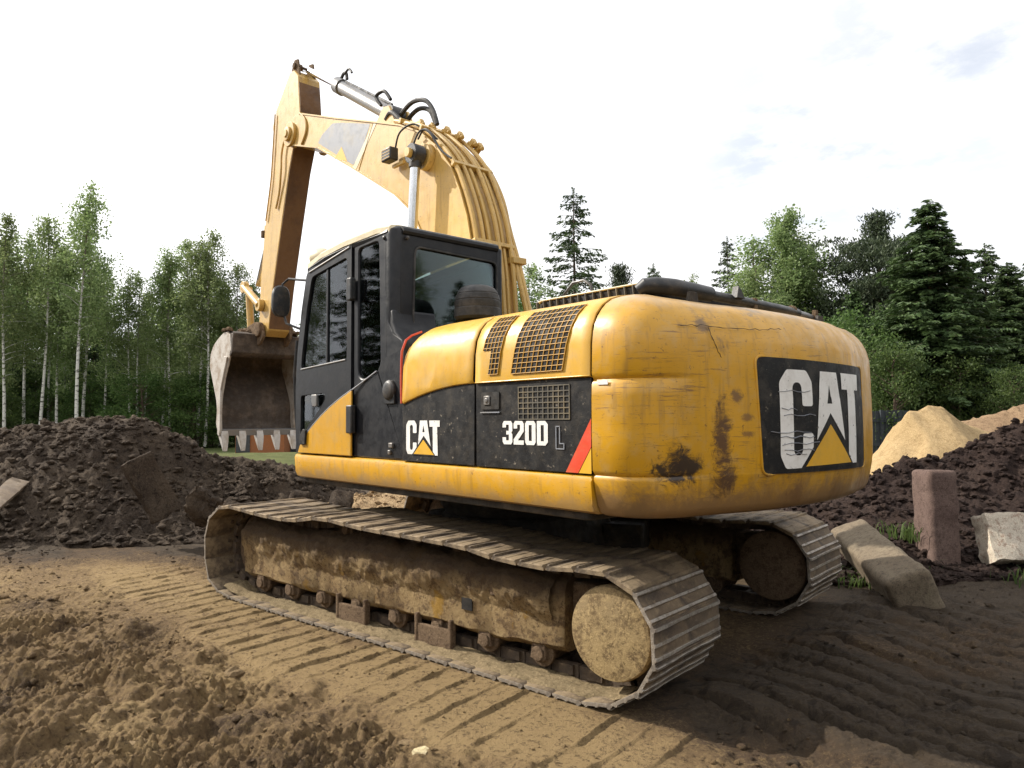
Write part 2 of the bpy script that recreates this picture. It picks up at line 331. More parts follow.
XZ = lambda x, z, y: (x, y, z)
XYm = lambda x, y, z: (x, y, z)
YZ = lambda y, z, x: (x, y, z)
def rounded(pts, r, n=4):
    """round every corner of a polygon"""
    out = []; m = len(pts)
    for i in range(m):
        p0, p, p1 = Vector(pts[i-1]), Vector(pts[i]), Vector(pts[(i+1) % m])
        a = (p0-p); b = (p1-p); rr = min(r, a.length*.45, b.length*.45); a = p+a.normalized()*rr; b = p+b.normalized()*rr
        for k in range(n+1):
            t = k/n; out.append(tuple((1-t)**2*a+2*t*(1-t)*p+t*t*b))
    return out
def fast_mesh(name, v, f, mats, parent=None, attrs=None, smooth=True):
    me = bpy.data.meshes.new(name); v = np.asarray(v, np.float32); f = np.asarray(f, np.int32)
    me.vertices.add(len(v)); me.vertices.foreach_set('co', v.ravel()); k = f.shape[1]
    me.loops.add(f.size); me.loops.foreach_set('vertex_index', f.ravel()); me.polygons.add(len(f))
    me.polygons.foreach_set('loop_start', np.arange(0, f.size, k, dtype=np.int32)); me.polygons.foreach_set('use_smooth', np.full(len(f), smooth))
    for a, d in (attrs or {}).items():
        at = me.attributes.new(a, 'FLOAT', 'POINT'); at.data.foreach_set('value', np.asarray(d, np.float32))
    me.update(calc_edges=True)
    for m in (mats if isinstance(mats, (list, tuple)) else [mats]): me.materials.append(m)
    o = bpy.data.objects.new(name, me); COL.objects.link(o)
    if parent: o.parent = parent
    return o
def grid_faces(nu, nv):
    i = np.arange(nu-1)[:, None]*nv+np.arange(nv-1)[None, :]
    return np.stack([i, i+1, i+nv+1, i+nv], -1).reshape(-1, 4)

# ---------------------------------------------------------------- ground
GZ = -0.05
def ground_h(x, y, fine=True):
    # (hx, hy) in world metres
    r = np.hypot(x+1, y-1)
    h = GZ+.03*fbm(x, y, .35, 3)*sstep(0, 4, r)
    # the strip beside and ahead of the near track where an earlier pass left its bars
    yc = 1.87-.15*np.clip(x-1, 0, 9)
    lane = sstep(.44, .33, np.abs(y-yc+.04*vnoise(x*3, y*2)))*sstep(-2.7, -2.3, x)*sstep(7.2, 6, x)
    under = sstep(2.0, 1.7, np.abs(y))*sstep(-2.2, -1.9, x)*sstep(2.6, 2.2, x)
    back = sstep(1.55, 1.2, y-.05*x)*sstep(-1.9, -2.3, x)*sstep(-2.6, -1.9, y)
    rough = np.clip(1-lane-under-back*.85, 0.02, 1)
    if fine:
        fg = sstep(9, 3, r)
        clod = .050*billow(x, y, 2.4, 3)+.026*billow(x+4, y, 7, 3)+(.017*billow(x, y+9, 15, 3)+.008*billow(x, y+3, 33, 2))*(.45+1.1*sstep(-.3, .4, vnoise(x*1.7+9, y*1.9)))+.035*sstep(.35, .8, vnoise(x*3.1, y*3.3+7))
        h = h+rough*(clod*(.62+1.15*sstep(2.0, 2.9, y)*sstep(4.5, 2.5, x))*(.35+.65*fg)+.05*fbm(x, y, .9, 3))
        # heaped loose soil left of the lane
        h = h+.10*sstep(2.35, 3.0, y+.08*x)*sstep(4.4, 2.5, x)*(.6+.6*fbm(x, y, 1.1, 2))
        # bars
        xs = x+.02*vnoise(x*1.7, y*1.3)+.06*(y-yc)+.006*vnoise(x*9, y*10)+.004*vnoise(x*30, y*31)
        ph = (xs/.195) % 1.0
        bar = sstep(0.0, .07, ph)*sstep(.19, .10, ph)*(.8+.5*vnoise(x*9, y*8))
        keep = sstep(-.5, -.05, vnoise(x*2.3+5, y*2.9+3)+.25)
        h = h+lane*keep*bar*.019+lane*(.006*fbm(x, y, 7, 3)+.003*billow(x, y, 34, 3))-lane*.006
        # churned ruts behind the machine
        q = (y+.30*x+.05*np.sin(x*2.1)+.09*vnoise(x*1.2, y*1.5)+.025*vnoise(x*5, y*5)+.01*vnoise(x*19, y*19))/.27
        pq = q % 1.0
        rr = sstep(0, .16, pq)*sstep(1.0, .74, pq)
        h = h+back*(.085*rr*(.8+.4*vnoise(x*2, y*2))-.02+.016*fbm(x, y, 9, 4)+.018*billow(x, y, 18, 3)*sstep(-.3, .3, vnoise(x*2.2+4, y*2.2))+.02*fbm(x, y, 2.5, 2))
    h = h+.35*sstep(14, 40, r)*fbm(x, y, .05, 2)*.6
    return h
def soil_kind(x, y):
    """0 sandy, 1 brown loam, 2 dark grey-brown clay; 3 grass"""
    n = fbm(x, y, .8, 4)
    yc = 1.87-.15*np.clip(x-1, 0, 9)
    k = .42+.6*n
    k = k+.35*sstep(.0, .5, fbm(x+8, y, 1.7, 3))*sstep(2.2, 3, y)
    k = k+.9*sstep(1.9, 1.2, y)*sstep(-1.4, -2.4, x)              # darker soil behind the machine
    k = k+.8*sstep(-1.5, -2.6, y)*sstep(2, -1, x)
    k = k-.40*sstep(.6, .2, np.abs(y-yc))*sstep(-2.6, -2.2, x)
    dd_ = (x-CAM[0])*math.cos(YAW)+(y-CAM[1])*math.sin(YAW)
    k = k+.8*sstep(7.6, 8.9, dd_+.5*fbm(x, y, 1.2, 3))
    return np.clip(k, 0, 1.6)
def ax(lo, hi, c0, c1, step, growth):
    v = list(np.arange(c0, c1, step)); d = step
    a = c0
    while a > lo: d = min(d*growth, 60); a -= d; v.insert(0, a)
    d = step; a = v[-1]
    while a < hi: d = min(d*growth, 60); a += d; v.append(a)
    return np.array(v)
gxs = ax(-400, 900, -4.0, 3.4, .0092, 1.04); gys = ax(-900, 400, .6, 4.4, .0092, 1.032)
GX, GY = np.meshgrid(gxs, gys, indexing='ij')
H = ground_h(GX, GY)
sk = soil_kind(GX, GY)
grass = sstep(20, 23, GX*.642-GY*.767-CAM[0]*.642+CAM[1]*.767)      # meadow beyond the site
def mk_ground():
    s = Sh('ground_soil'); k = s.attr('soil'); g = s.attr('grass')
    kk = s.math('ADD', k, s.math('MULTIPLY', s.math('SUBTRACT', s.noise(7, 9, .75), .5), 1.1))
    c = s.mix(s.ramp(kk, .0, .42), (.355, .25, .125), (.235, .158, .082))
    c = s.mix(s.ramp(kk, .38, .8), c, (.11, .074, .046))
    c = s.mix(s.ramp(kk, .95, 1.3), c, (.082, .062, .044))
    speckle = s.ramp(kk, .75, 1.15, 1, .18); c = s.mix(s.math('MULTIPLY', speckle, s.ramp(s.noise(42, 5, .8), .50, .62, 0, .5)), c, (.40, .285, .135))  # tan speckle fades out on the darker soil
    c = s.mix(s.math('MULTIPLY', speckle, s.ramp(s.noise(28, 8, .85), .51, .61, 0, .75)), c, (.065, .042, .026))
    c = s.mix(s.math('MULTIPLY', s.ramp(kk, .8, 1.1), s.ramp(s.noise(4.5, 9, .8, 1.2), .50, .60, 0, .7)), c, (.035, .026, .02))
    gc = s.mix(s.ramp(s.noise(.4, 6), .4, .6), (.06, .075, .022), (.09, .105, .035))
    c = s.mix(g, c, gc)
    h = s.math('ADD', s.noise(45, 9, .8), s.math('MULTIPLY', s.noise(160, 4, .7), .5))
    return s.pbr(c, .93, nrm=s.bump(h, 1.0, .035), spec=.18)
M['ground'] = mk_ground()
go = fast_mesh('ground', np.stack([GX, GY, H], -1).reshape(-1, 3), grid_faces(len(gxs), len(gys)), M['ground'], attrs={'soil': sk.ravel(), 'grass': grass.ravel()})
tag(go, kind='structure')

# position from distance u to the right and d ahead of the spot where the photographer stood
Fh = np.array([math.cos(YAW), math.sin(YAW)]); Rh = np.array([math.sin(YAW), -math.cos(YAW)])
def spot(u, d): p = CAM[:2]+Rh*u+Fh*d; return float(p[0]), float(p[1])
def at(px, d): return spot((px-512)/FPX*d, d)

def heap(name, u0, u1, d0, d1, fn, mat, step=.032, label=None, cat=None, kind=None):
    us = np.arange(u0, u1+step, step); ds = np.arange(d0, d1+step, step); U, D = np.meshgrid(us, ds, indexing='ij')
    X = CAM[0]+Rh[0]*U+Fh[0]*D; Y = CAM[1]+Rh[1]*U+Fh[1]*D
    Z = fn(U, D, X, Y)
    Z = np.maximum(Z, -.5)
    f = grid_faces(len(us), len(ds)); zf = Z.ravel()[f]; f = f[(zf > -.4).any(1)]
    o = fast_mesh(name, np.stack([X, Y, Z], -1).reshape(-1, 3), f, mat)
    return tag(o, label, cat, kind=kind)
def lump(X, Y, a):
    return a*(.6*billow(X, Y, 1.3, 3)+.45*billow(X+3, Y, 3.6, 3)+.26*billow(X, Y+5, 8, 3)+.14*billow(X, Y+2, 19, 2))
# the long dirt mound on the left
lu = np.array([-14, -11, -7.7, -6.8, -6.2, -5.6, -5.25, -4.9, -4.5, -4.1, -3.5, -3.1, -2.7]); lz = np.array([1.2, 1.45, 1.50, 1.60, 1.63, 1.58, 1.34, 1.12, 1.0, .95, .88, .72, 0.45])
def f_left(U, D, X, Y):
    rid = np.interp(U+.12*vnoise(D*1.1, U), lu, lz)
    c = 11.2+.25*np.sin(U*1.3); base = 8.75+.25*fbm(X, Y, .6, 2)+.55*sstep(-5, -3.2, U)
    fr = np.clip((D-base)/(c-base), 0, 1); bk = np.clip((13.8-D)/(13.8-c), 0, 1)
    p = np.where(D < c, fr**.85, np.sin(bk*math.pi/2))
    p = p+.16*np.sin(fr*math.pi)*vnoise(U*.9+2, D*.6)
    flat = sstep(-6.9, -6.5, U)*sstep(-5.2, -5.6, U)*sstep(.72, .9, p)
    z = rid*p+lump(X, Y, .19)*(1-.85*flat)*sstep(0, .25, fr)
    return np.where((fr <= 0) | (bk <= 0), -.5, z-.08)
heap('dirt_mound', -14, -2.2, 8.3, 13.8, f_left, M['dirt_dark'], label='long dark brown dirt mound with a flattened top in front of the birch forest', cat='dirt mound')
# dark soil heap on the right
ru = np.array([2.4, 3.0, 3.6, 4.2, 4.6, 4.9, 5.2, 5.55, 5.9, 6.4, 7.2, 9, 12]); rz_ = np.array([.0, .22, .48, .76, .90, 1.0, 1.07, 1.13, 1.33, 1.50, 1.7, 1.9, 1.6])
def f_right(U, D, X, Y):
    rid = np.interp(U+.1*vnoise(D, U*2), ru, rz_); base = 6.9+.2*fbm(X, Y, 1, 2)-.03*(U-4); c = 9.3
    fr = np.clip((D-base)/(c-base), 0, 1); bk = np.clip((11.2-D)/(11.2-c), 0, 1)
    p = np.where(D < c, fr**1.5*.85+.15*fr, bk)
    z = rid*p+lump(X, Y, .17)*sstep(0, .3, fr)*(.3+.7*fr)
    return np.where((fr <= 0) | (bk <= 0), -.5, z-.05)
heap('soil_heap', 2.3, 12, 6.6, 11.2, f_right, M['soil_black'], label='nearly black lumpy topsoil heap behind the standing concrete post', cat='soil heap')
su = np.array([6.3, 6.9, 7.3, 7.5, 7.75, 8.0, 8.25, 8.6, 9.0, 9.6, 10.4]); sz = np.array([.2, .75, 1.22, 1.62, 1.62, 1.72, 1.68, 1.38, 1.22, .9, .3])
def f_sand(U, D, X, Y):
    c = 14.0; rid = np.interp(U+.08*vnoise(D*2, U*2), su, sz)
    p = np.clip(1-np.abs(D-c)/(1.9+.3*vnoise(U, D)), 0, 1)**.9
    z = rid*p+.045*fbm(X, Y, 1.6, 4)+.02*billow(X, Y, 6, 3)
    return np.where(p <= 0, -.5, z)
heap('sand_pile', 5.6, 10.6, 11.8, 16.3, f_sand, M['sand'], .05, 'pale yellow cone of sand beyond the dark topsoil heap', 'sand pile')
fu = np.array([8.2, 9.0, 9.7, 10.3, 11, 12, 14, 17]); fz = np.array([.3, 1.35, 1.5, 1.62, 1.8, 1.9, 1.8, .5])
def f_far(U, D, X, Y):
    c = 15.6; rid = np.interp(U, fu, fz); p = np.clip(1-np.abs(D-c)/2.3, 0, 1)**.8
    return np.where(p <= 0, -.5, rid*p+lump(X, Y, .12))
heap('brown_heap', 8, 17, 13, 18.2, f_far, M['brown'], .08, 'light brown bank of soil right of the sand pile under the trees', 'soil bank')
def f_mid(U, D, X, Y):
    p = np.clip(1-np.hypot((U+1.2)/2.25, (D-9.2)/1.2), 0, 1)**.6
    return np.where(p <= 0, -.5, .72*p+lump(X, Y, .10))
heap('excavated_soil', -4.2, 1, 7.7, 10.6, f_mid, M['brown_pale'], .035, 'light brown broken soil between the undercarriage and the mound, seen under the cab', 'soil heap')
def f_grav(U, D, X, Y):
    p = np.clip(1-np.hypot((U+5.2)/1.9, (D-15.5)/1.2), 0, 1)**.8
    return np.where(p <= 0, -.5, .42*p+lump(X, Y, .06))
heap('gravel_heap', -7.4, -3, 14, 17, f_grav, M['gravel'], .06, 'low grey gravel heap before the lawn below the bucket', 'gravel heap')
def f_lawn(U, D, X, Y):
    p = np.clip(1-np.hypot((U+9)/9, (D-27)/6), 0, 1)**.6
    return np.where(p <= 0, -.5, .30*p-.05+.03*fbm(X, Y, .8, 2))
s = Sh('lawn_grass'); M['lawn'] = s.pbr(s.mix(s.ramp(s.noise(1.5, 8, .8), .35, .65), (.062, .072, .02), (.10, .11, .036)), .9, nrm=s.bump(s.noise(20, 6), .8, .05), spec=.15)
heap('grass_bank', -18, 0, 21, 33, f_lawn, M['lawn'], .25, kind='structure')

# ---------------------------------------------------------------- loose clods and stones
def ico():
    b = bmesh.new(); bmesh.ops.create_icosphere(b, subdivisions=2, radius=1); v = np.array([p.co[:] for p in b.verts]); f = np.array([[q.index for q in p.verts] for p in b.faces]); b.free(); return v, f
IV, IF = ico()
def rock_verts(rng, size, flat=.7, rough=.42):
    v = IV.copy(); a = rng.normal(size=(7, 3)); a /= np.linalg.norm(a, axis=1)[:, None]
    d = np.ones(len(v))
    for q in a: d -= rough*np.clip(v @ q-.55, 0, 1)*1.6
    d += rng.normal(size=len(v))*.10
    sc_ = np.array([1, .55+.6*rng.random(), flat*(.6+.5*rng.random())])
    v = v*d[:, None]*sc_*size; t = rng.random()*6.28; c, s_ = math.cos(t), math.sin(t)
    return np.stack([v[:, 0]*c-v[:, 1]*s_, v[:, 0]*s_+v[:, 1]*c, v[:, 2]], 1)
def heightat(x, y): return ground_h(np.array([x]), np.array([y]))[0]
rng = np.random.default_rng(3)
V = []; Fc = []; S = []; n = 0
while len(V) < 14000:
    x = rng.uniform(-3.6, 6.5); y = rng.uniform(1.2, 5.4) if rng.random() < .8 else rng.uniform(-3.5, 1.2)
    yc = 1.95-.16*max(0, x-1)
    inl = abs(y-yc) < .4 and -2.5 < x < 6.8
    if inl and rng.random() > .25: continue
    if y < 1.6 and -2.3 < x < 2.7 and y > -2: continue
    if math.hypot(x-CAM[0], y-CAM[1]) < 1.0: continue
    sz_ = .003+.015*rng.random()**4+(.034*rng.random()**2 if rng.random() < .05 else 0)
    if y < 1.2: sz_ *= 1.1
    if inl: sz_ = .003+.009*rng.random()**2
    V.append(rock_verts(rng, sz_)+np.array([x, y, 0])); S.append((x, y, sz_))
S = np.array(S); hz = ground_h(S[:, 0], S[:, 1])
for i, v in enumerate(V): v[:, 2] += hz[i]+S[i, 2]*.25
kk = soil_kind(S[:, 0], S[:, 1])+rng.normal(size=len(S))*.18
o = fast_mesh('soil_clods', np.concatenate(V), np.concatenate([IF+i*len(IV) for i in range(len(V))]), M['ground'], attrs={'soil': np.repeat(kk, len(IV)), 'grass': np.zeros(len(V)*len(IV))})
tag(o, 'loose crumbs of soil strewn over the churned ground', kind='stuff')
# clods on the mounds
def strew(name, fn, mat, U0, U1, D0, D1, cnt, smin, smax, seed, label):
    rg = np.random.default_rng(seed); U = rg.uniform(U0, U1, cnt); D = rg.uniform(D0, D1, cnt)
    X = CAM[0]+Rh[0]*U+Fh[0]*D; Y = CAM[1]+Rh[1]*U+Fh[1]*D; Z = fn(U, D, X, Y); V = []
    for i in range(cnt):
        if Z[i] < -.05: continue
        s_ = smin+(smax-smin)*rg.random()**3; V.append(rock_verts(rg, s_, .8)+np.array([X[i], Y[i], Z[i]+s_*.2]))
    o = fast_mesh(name, np.concatenate(V), np.concatenate([IF+i*len(IV) for i in range(len(V))]), mat, smooth=False); tag(o, label, kind='stuff')
strew('mound_clods', f_left, M['dirt_dark'], -9, -2.5, 8.5, 11.5, 5200, .012, .085, 5, 'clods lying on the dirt mound')
strew('heap_clods', f_right, M['soil_black'], 2.8, 8, 6.9, 9.8, 6200, .010, .075, 6, 'clods lying on the black topsoil heap')
strew('excavated_clods', f_mid, M['brown_pale'], -3.8, .6, 8, 10, 900, .012, .06, 8, 'clods lying on the light brown soil')
def stone(px_, py_, x, y, size, mat, label, flat=.6):
    rg = np.random.default_rng(int(abs(x*1000))); v = rock_verts(rg, size, flat)
    o = fast_mesh('stone', v, IF, mat, smooth=False); o.location = (x, y, heightat(x, y)+size*flat*.3); tag(o, label, 'stone', 'stones on the loose soil')
def gxy(px, py, z=GZ+.05):
    r = F_*FPX+R2*(px-512)-U2*(py-384); t = (z-CAM[2])/r.z; return CAM[0]+t*r.x, CAM[1]+t*r.y
for px, py, sz_, mt, lb in [(136, 742, .055, 'stone', 'brown angular stone near the bottom left of the loose soil, the largest of the stones'),
        (421, 745, .045, 'stone_pale', 'pale yellowish stone on the soil beside the track imprints'),
        (403, 728, .06, 'stone', 'rough brown clod at the end of a track imprint, behind the pale stone'),
        (204, 680, .035, 'stone_pale', 'light sliver of stone standing in the middle of the loose soil'),
        (186, 683, .05, 'stone', 'dark rounded clod just left of the light stone sliver'),
        (215, 694, .04, 'stone', 'reddish small clod just right of the light stone sliver'),
        (234, 660, .08, 'stone', 'large sandy clod in the loose soil below the front of the track')]:
    x, y = gxy(px, py); stone(px, py, x, y, sz_, M[mt], lb)
x, y = spot(5.25, 8.3)
o = fast_mesh('stone', rock_verts(np.random.default_rng(5), .05, .9), IF, M['concrete_white'], smooth=False); o.location = (*at(927, 7.9), .62); tag(o, 'small white stone on the dark topsoil heap above the post', 'stone', 'stones on the loose soil')

# ---------------------------------------------------------------- concrete pieces, boards
def block(name, size, loc, rot, mat, label, cat, cham=.03, seed=1, n=10, amp=.012):
    """weathered cast block, subdivided so its edges can crumble"""
    b = bmesh.new(); bmesh.ops.create_cube(b, size=1)
    for v in b.verts: v.co = Vector((v.co.x*size[0], v.co.y*size[1], v.co.z*size[2]))
    for k in range(3):
        m_ = max(4, int(size[k]/.035)); no = [0, 0, 0]; no[k] = 1
        for q in range(1, m_):
            co = [0, 0, 0]; co[k] = (q/m_-.5)*size[k]
            bmesh.ops.bisect_plane(b, geom=b.verts[:]+b.edges[:]+b.faces[:], plane_co=co, plane_no=no)
    for v in b.verts:
        inn = Vector([max(-size[k]/2+cham, min(size[k]/2-cham, v.co[k])) for k in range(3)]); d_ = v.co-inn
        if d_.length > 1e-6: v.co = inn+d_.normalized()*min(d_.length, cham)
    rg = random.Random(seed); from mathutils import noise as mn
    for v in b.verts:
        q = mn.noise_vector(v.co*4+Vector((seed, 0, 0))); q2 = mn.noise_vector(v.co*17+Vector((seed, 0, 0))); q3 = mn.noise(v.co*9+Vector((0, seed, 0))); v.co += q*amp+q2*amp*.6-(v.co.normalized()*max(0, q3-.15)*.035)
    me = bpy.data.meshes.new(name); b.to_mesh(me); b.free(); me.materials.append(mat)
    me.polygons.foreach_set('use_smooth', [True]*len(me.polygons)); me.set_sharp_from_angle(angle=R(40))
    o = bpy.data.objects.new(name, me); COL.objects.link(o); o.location = loc; o.rotation_euler = rot
    return tag(o, label, cat)
block('concrete_beam', (2.15, .36, .37), (-2.2, -2.58, .13), (R(24), R(3), R(117)), M['concrete'], 'long grey concrete beam lying aslant beside the far track', 'concrete beam', .05, 2)
x, y = at(932, 7.6)
block('concrete_post', (.38, .30, 1.15), (x, y, .36), (R(2), R(5), R(-50)), M['concrete_red'], 'reddish concrete post standing upright in the dirt', 'concrete post', .05, 4)
x, y = at(1004, 7.35)
block('concrete_slab', (.66, .26, .50), (x-.06, y-.06, .26), (R(-26), R(2), R(216)), M['concrete_white'], 'broken pale concrete block at the right with a brown stained corner', 'concrete block', .02, 9, amp=.03)
x, y = at(0, 9.1)
block('wood_plank', (1.3, .22, .06), (x, y, .52), (R(20), R(-16), R(-38)), M['wood'], 'weathered plank jutting from the left end of the dirt mound', 'plank', .01, 5)
x, y = at(153, 8.9)
block('concrete_plate', (.09, .42, .8), (x, y, .68), (R(-22), R(14), R(10)), M['dirt_dark'], 'dark slab leaning upright on the front of the dirt mound', 'slab', .02, 6, amp=.02)
x, y = at(300, 8.0)
block('asphalt_lump', (.50, .22, .36), (x, y, .48), (R(14), R(24), R(-42)), M['dirt_dark'], 'dark broken slab on the soil beneath the front of the cab', 'slab', .04, 7, amp=.03)
x, y = at(340, 8.0)
block('broken_slab', (.55, .24, .2), (x, y, .50), (R(18), R(-30), R(-42)), M['dirt_dark'], 'brown flat lump of clay just right of the dark broken slab', 'clay lump', .04, 8, amp=.03)
x, y = at(205, 8.6)
block('clay_lump', (.75, .3, .30), (x, y, .47), (R(34), R(12), R(-30)), M['dirt_dark'], 'dark clay chunk on the right end of the dirt mound near the track', 'clay lump', .04, 11, amp=.07)
# fence far right
fm = dusty('fence_dark', (.035, .042, .05), (.06, .06, .06), .4, .8)
fe = empty('board_fence', (*at(880, 26), 0), 0, 'dark board fence under the trees behind the sand pile', 'fence')
b = MB()
for i in range(18): b.box((-1.7+i*.2, 0, .85), (.17, .025, 1.7+.04*math.sin(i*7)))
fo = b.obj('boards', fm, fe); fo.rotation_euler = (0, 0, YAW-math.pi/2)
b = MB()
for i in range(3): b.box((-1.7+i*1.7, -.07, .85), (.1, .1, 1.75))
b.box((0, -.035, .5), (3.5, .04, .1)); b.box((0, -.035, 1.35), (3.5, .04, .1))
fo2 = b.obj('fence_frame', fm, fe); fo2.rotation_euler = (0, 0, YAW-math.pi/2)

# far shed
sh = empty('wooden_shed', (*at(268, 34), 0), YAW+math.pi/2+.1, 'small orange brown shed beyond the lawn, seen under the bucket teeth', 'shed')
om = dusty('shed_boards', (.33, .12, .045), (.2, .1, .05), .4, .8); rm = dusty('shed_roof', (.05, .05, .055), (.1, .1, .1), .4, .7)
MB().box((0, 0, 1.0), (2.1, 3, 2.0)).obj('wall', om, sh)
MB().prism([(-1.2, 1.95), (1.2, 1.95), (1.2, 2.05), (0, 2.35), (-1.2, 2.05)], -1.9, 1.9, XZ).obj('roof', rm, sh)
MB().box((.72, 1.52, .95), (.6, .06, 1.8)).obj('door', rm, sh); MB().box((-.3, 1.52, 1.35), (.5, .05, .5)).obj('window', M['glass'], sh)
sh2 = empty('garden_hut', (*at(299, 35), 0), YAW+math.pi/2-.1, 'dark grey hut right of the orange brown shed', 'shed')
MB().box((0, 0, .9), (1.2, 2.0, 1.8)).obj('wall', fm, sh2)
MB().prism([(-.8, 1.75), (.8, 1.75), (.8, 1.85), (0, 2.1), (-.8, 1.85)], -1.2, 1.2, XZ).obj('roof', rm, sh2)

# ---------------------------------------------------------------- excavator
PSI = R(-8.666)
EX = empty('excavator', (0, 0, 0), 0, 'yellow and black crawler excavator with its bucket raised beyond the cab, standing on muddy tracks', 'excavator')
# ---- undercarriage
TY, SHW = 1.1735, .76
tp = [(1.95, .765), (1.5, .735), (1.04, .725), (.765, .765), (.54, .77), (.19, .745), (-.25, .735), (-.8, .72), (-1.07, .685), (-1.5, .672), (-1.80, .70), (-2.0, .645), (-2.125, .53), (-2.175, .39), (-2.16, .20), (-2.02, .03), (-1.80, -.052), (-1.4, -.062), (0, -.06), (1.4, -.055), (1.95, -.045), (2.20, .0), (2.33, .10), (2.38, .28), (2.385, .42), (2.36, .56), (2.27, .67), (2.13, .745)]
def resample(P, n):
    P = np.array(P+[P[0]], float); # Catmull-Rom then equal steps
    out = []; m = len(P)-1
    for i in range(m):
        p0, p1, p2, p3 = P[(i-1) % m], P[i], P[(i+1) % m], P[(i+2) % m]
        for t in np.linspace(0, 1, 12, endpoint=False):
            out.append(.5*((2*p1)+(-p0+p2)*t+(2*p0-5*p1+4*p2-p3)*t*t+(-p0+3*p1-3*p2+p3)*t**3))
    out = np.array(out+[out[0]]); d = np.r_[0, np.cumsum(np.linalg.norm(np.diff(out, axis=0), axis=1))]
    s = np.linspace(0, d[-1], n+1); return np.stack([np.interp(s, d, out[:, 0]), np.interp(s, d, out[:, 1])], 1), d[-1]
NS = 50
TP, PER = resample(tp, NS); PITCH_ = PER/NS
def shoe_mesh(filled=False):
    b = bmesh.new(); h = PITCH_/2
    # cross-section along the pitch: plate with three grouser bars pointing outwards (-z is inside)
    prof = [(-h+.004, 0), (-h+.004, .012), (-h+.012, .014), (-h+.016, .030), (-h+.030, .030), (-h+.038, .014), (-.010, .012), (-.007, .024), (.007, .024), (.010, .012), (h-.045, .012), (h-.039, .024), (h-.025, .024), (h-.020, .010), (h-.006, .004), (h-.006, -.006), (-h+.02, -.006)]
    if filled: prof = [(x, .021+.004*math.sin(i*2.1) if .0095 < z < .0145 and abs(x) < h-.01 else z) for i, (x, z) in enumerate(prof)]
    pol = [0, 0, .1, 1, 1, .1, 0, 1, 1, 0, 0, 1, 1, 0, 0, 0, 0]
    lay = b.verts.layers.float.new('polish'); lay2 = b.verts.layers.float.new('dry'); rings = []
    rg = random.Random(4)
    ys = [-SHW/2, -SHW/2+.012]+[-SHW/2+.012+(SHW-.024)*k/9 for k in range(1, 9)]+[SHW/2-.012, SHW/2]
    for k, y in enumerate(ys):
        e = k in (0, len(ys)-1); r = []
        for (x, z), p in zip(prof, pol):
            zz = z*(.72 if e and z > .02 else 1)+rg.uniform(-.0015, .0015)-(.004*p if 3 < k < 8 else 0)
            v = b.verts.new((x+rg.uniform(-.001, .001), y, zz)); v[lay] = (.35*p if filled else max(p, .9 if e else 0)); v[lay2] = (.8 if z <= 0 else (.75 if filled else .28))*(1 if k < 3 or k > 7 else .6); r.append(v)
        rings.append(r)
    n = len(prof)
    for a, c in zip(rings, rings[1:]):
        for i in range(n): b.faces.new([a[i], a[(i+1) % n], c[(i+1) % n], c[i]])
    b.faces.new(rings[0][::-1]); b.faces.new(rings[-1])
    def bx(c, d):
        vs = [b.verts.new((c[0]+x*d[0]/2, c[1]+y*d[1]/2, c[2]+z*d[2]/2)) for z in (-1, 1) for y in (-1, 1) for x in (-1, 1)]
        for q in ((0, 2, 3, 1), (4, 5, 7, 6), (0, 1, 5, 4), (2, 6, 7, 3), (0, 4, 6, 2), (1, 3, 7, 5)): b.faces.new([vs[i] for i in q])
    for sy_ in (-1, 1):     # chain links bolted to the inside of the shoe
        bx((0, sy_*.09, -.045), (PITCH_*.96, .035, .078)); bx((-.02, sy_*.115, -.055), (PITCH_*.5, .03, .055))
        for q in (-.04, .04): bx((q, sy_*.15, -.012), (.026, .026, .014))
    bx((h*.9, 0, -.05), (.035, .2, .035))
    bmesh.ops.recalc_face_normals(b, faces=b.faces[:]); me = bpy.data.meshes.new('track_shoe'); b.to_mesh(me); b.free()
    me.materials.append(M['shoe']); me.polygons.foreach_set('use_smooth', [True]*len(me.polygons)); me.set_sharp_from_angle(angle=R(30)); return me
SHM = shoe_mesh(); SHF = shoe_mesh(True); M['mudfloor'] = soil('packed_mud', ((.20, .155, .09), (.25, .19, .11), (.12, .09, .05)), 1.6, .6)
def roller(c, r, w, parent, name='track_roller'):
    b = MB(); b.disc((c[0], c[1]-w/2, c[2]), (0, 1, 0), [(0, r*.5), (.004, r*.62), (.03, r*.66), (.034, r), (.06, r), (.07, r*.78), (w-.07, r*.78), (w-.06, r), (w-.034, r), (w-.03, r*.66), (w-.004, r*.62), (w, r*.5)], 24)
    return b.obj(name, M['roller'], parent, bevel=.004)
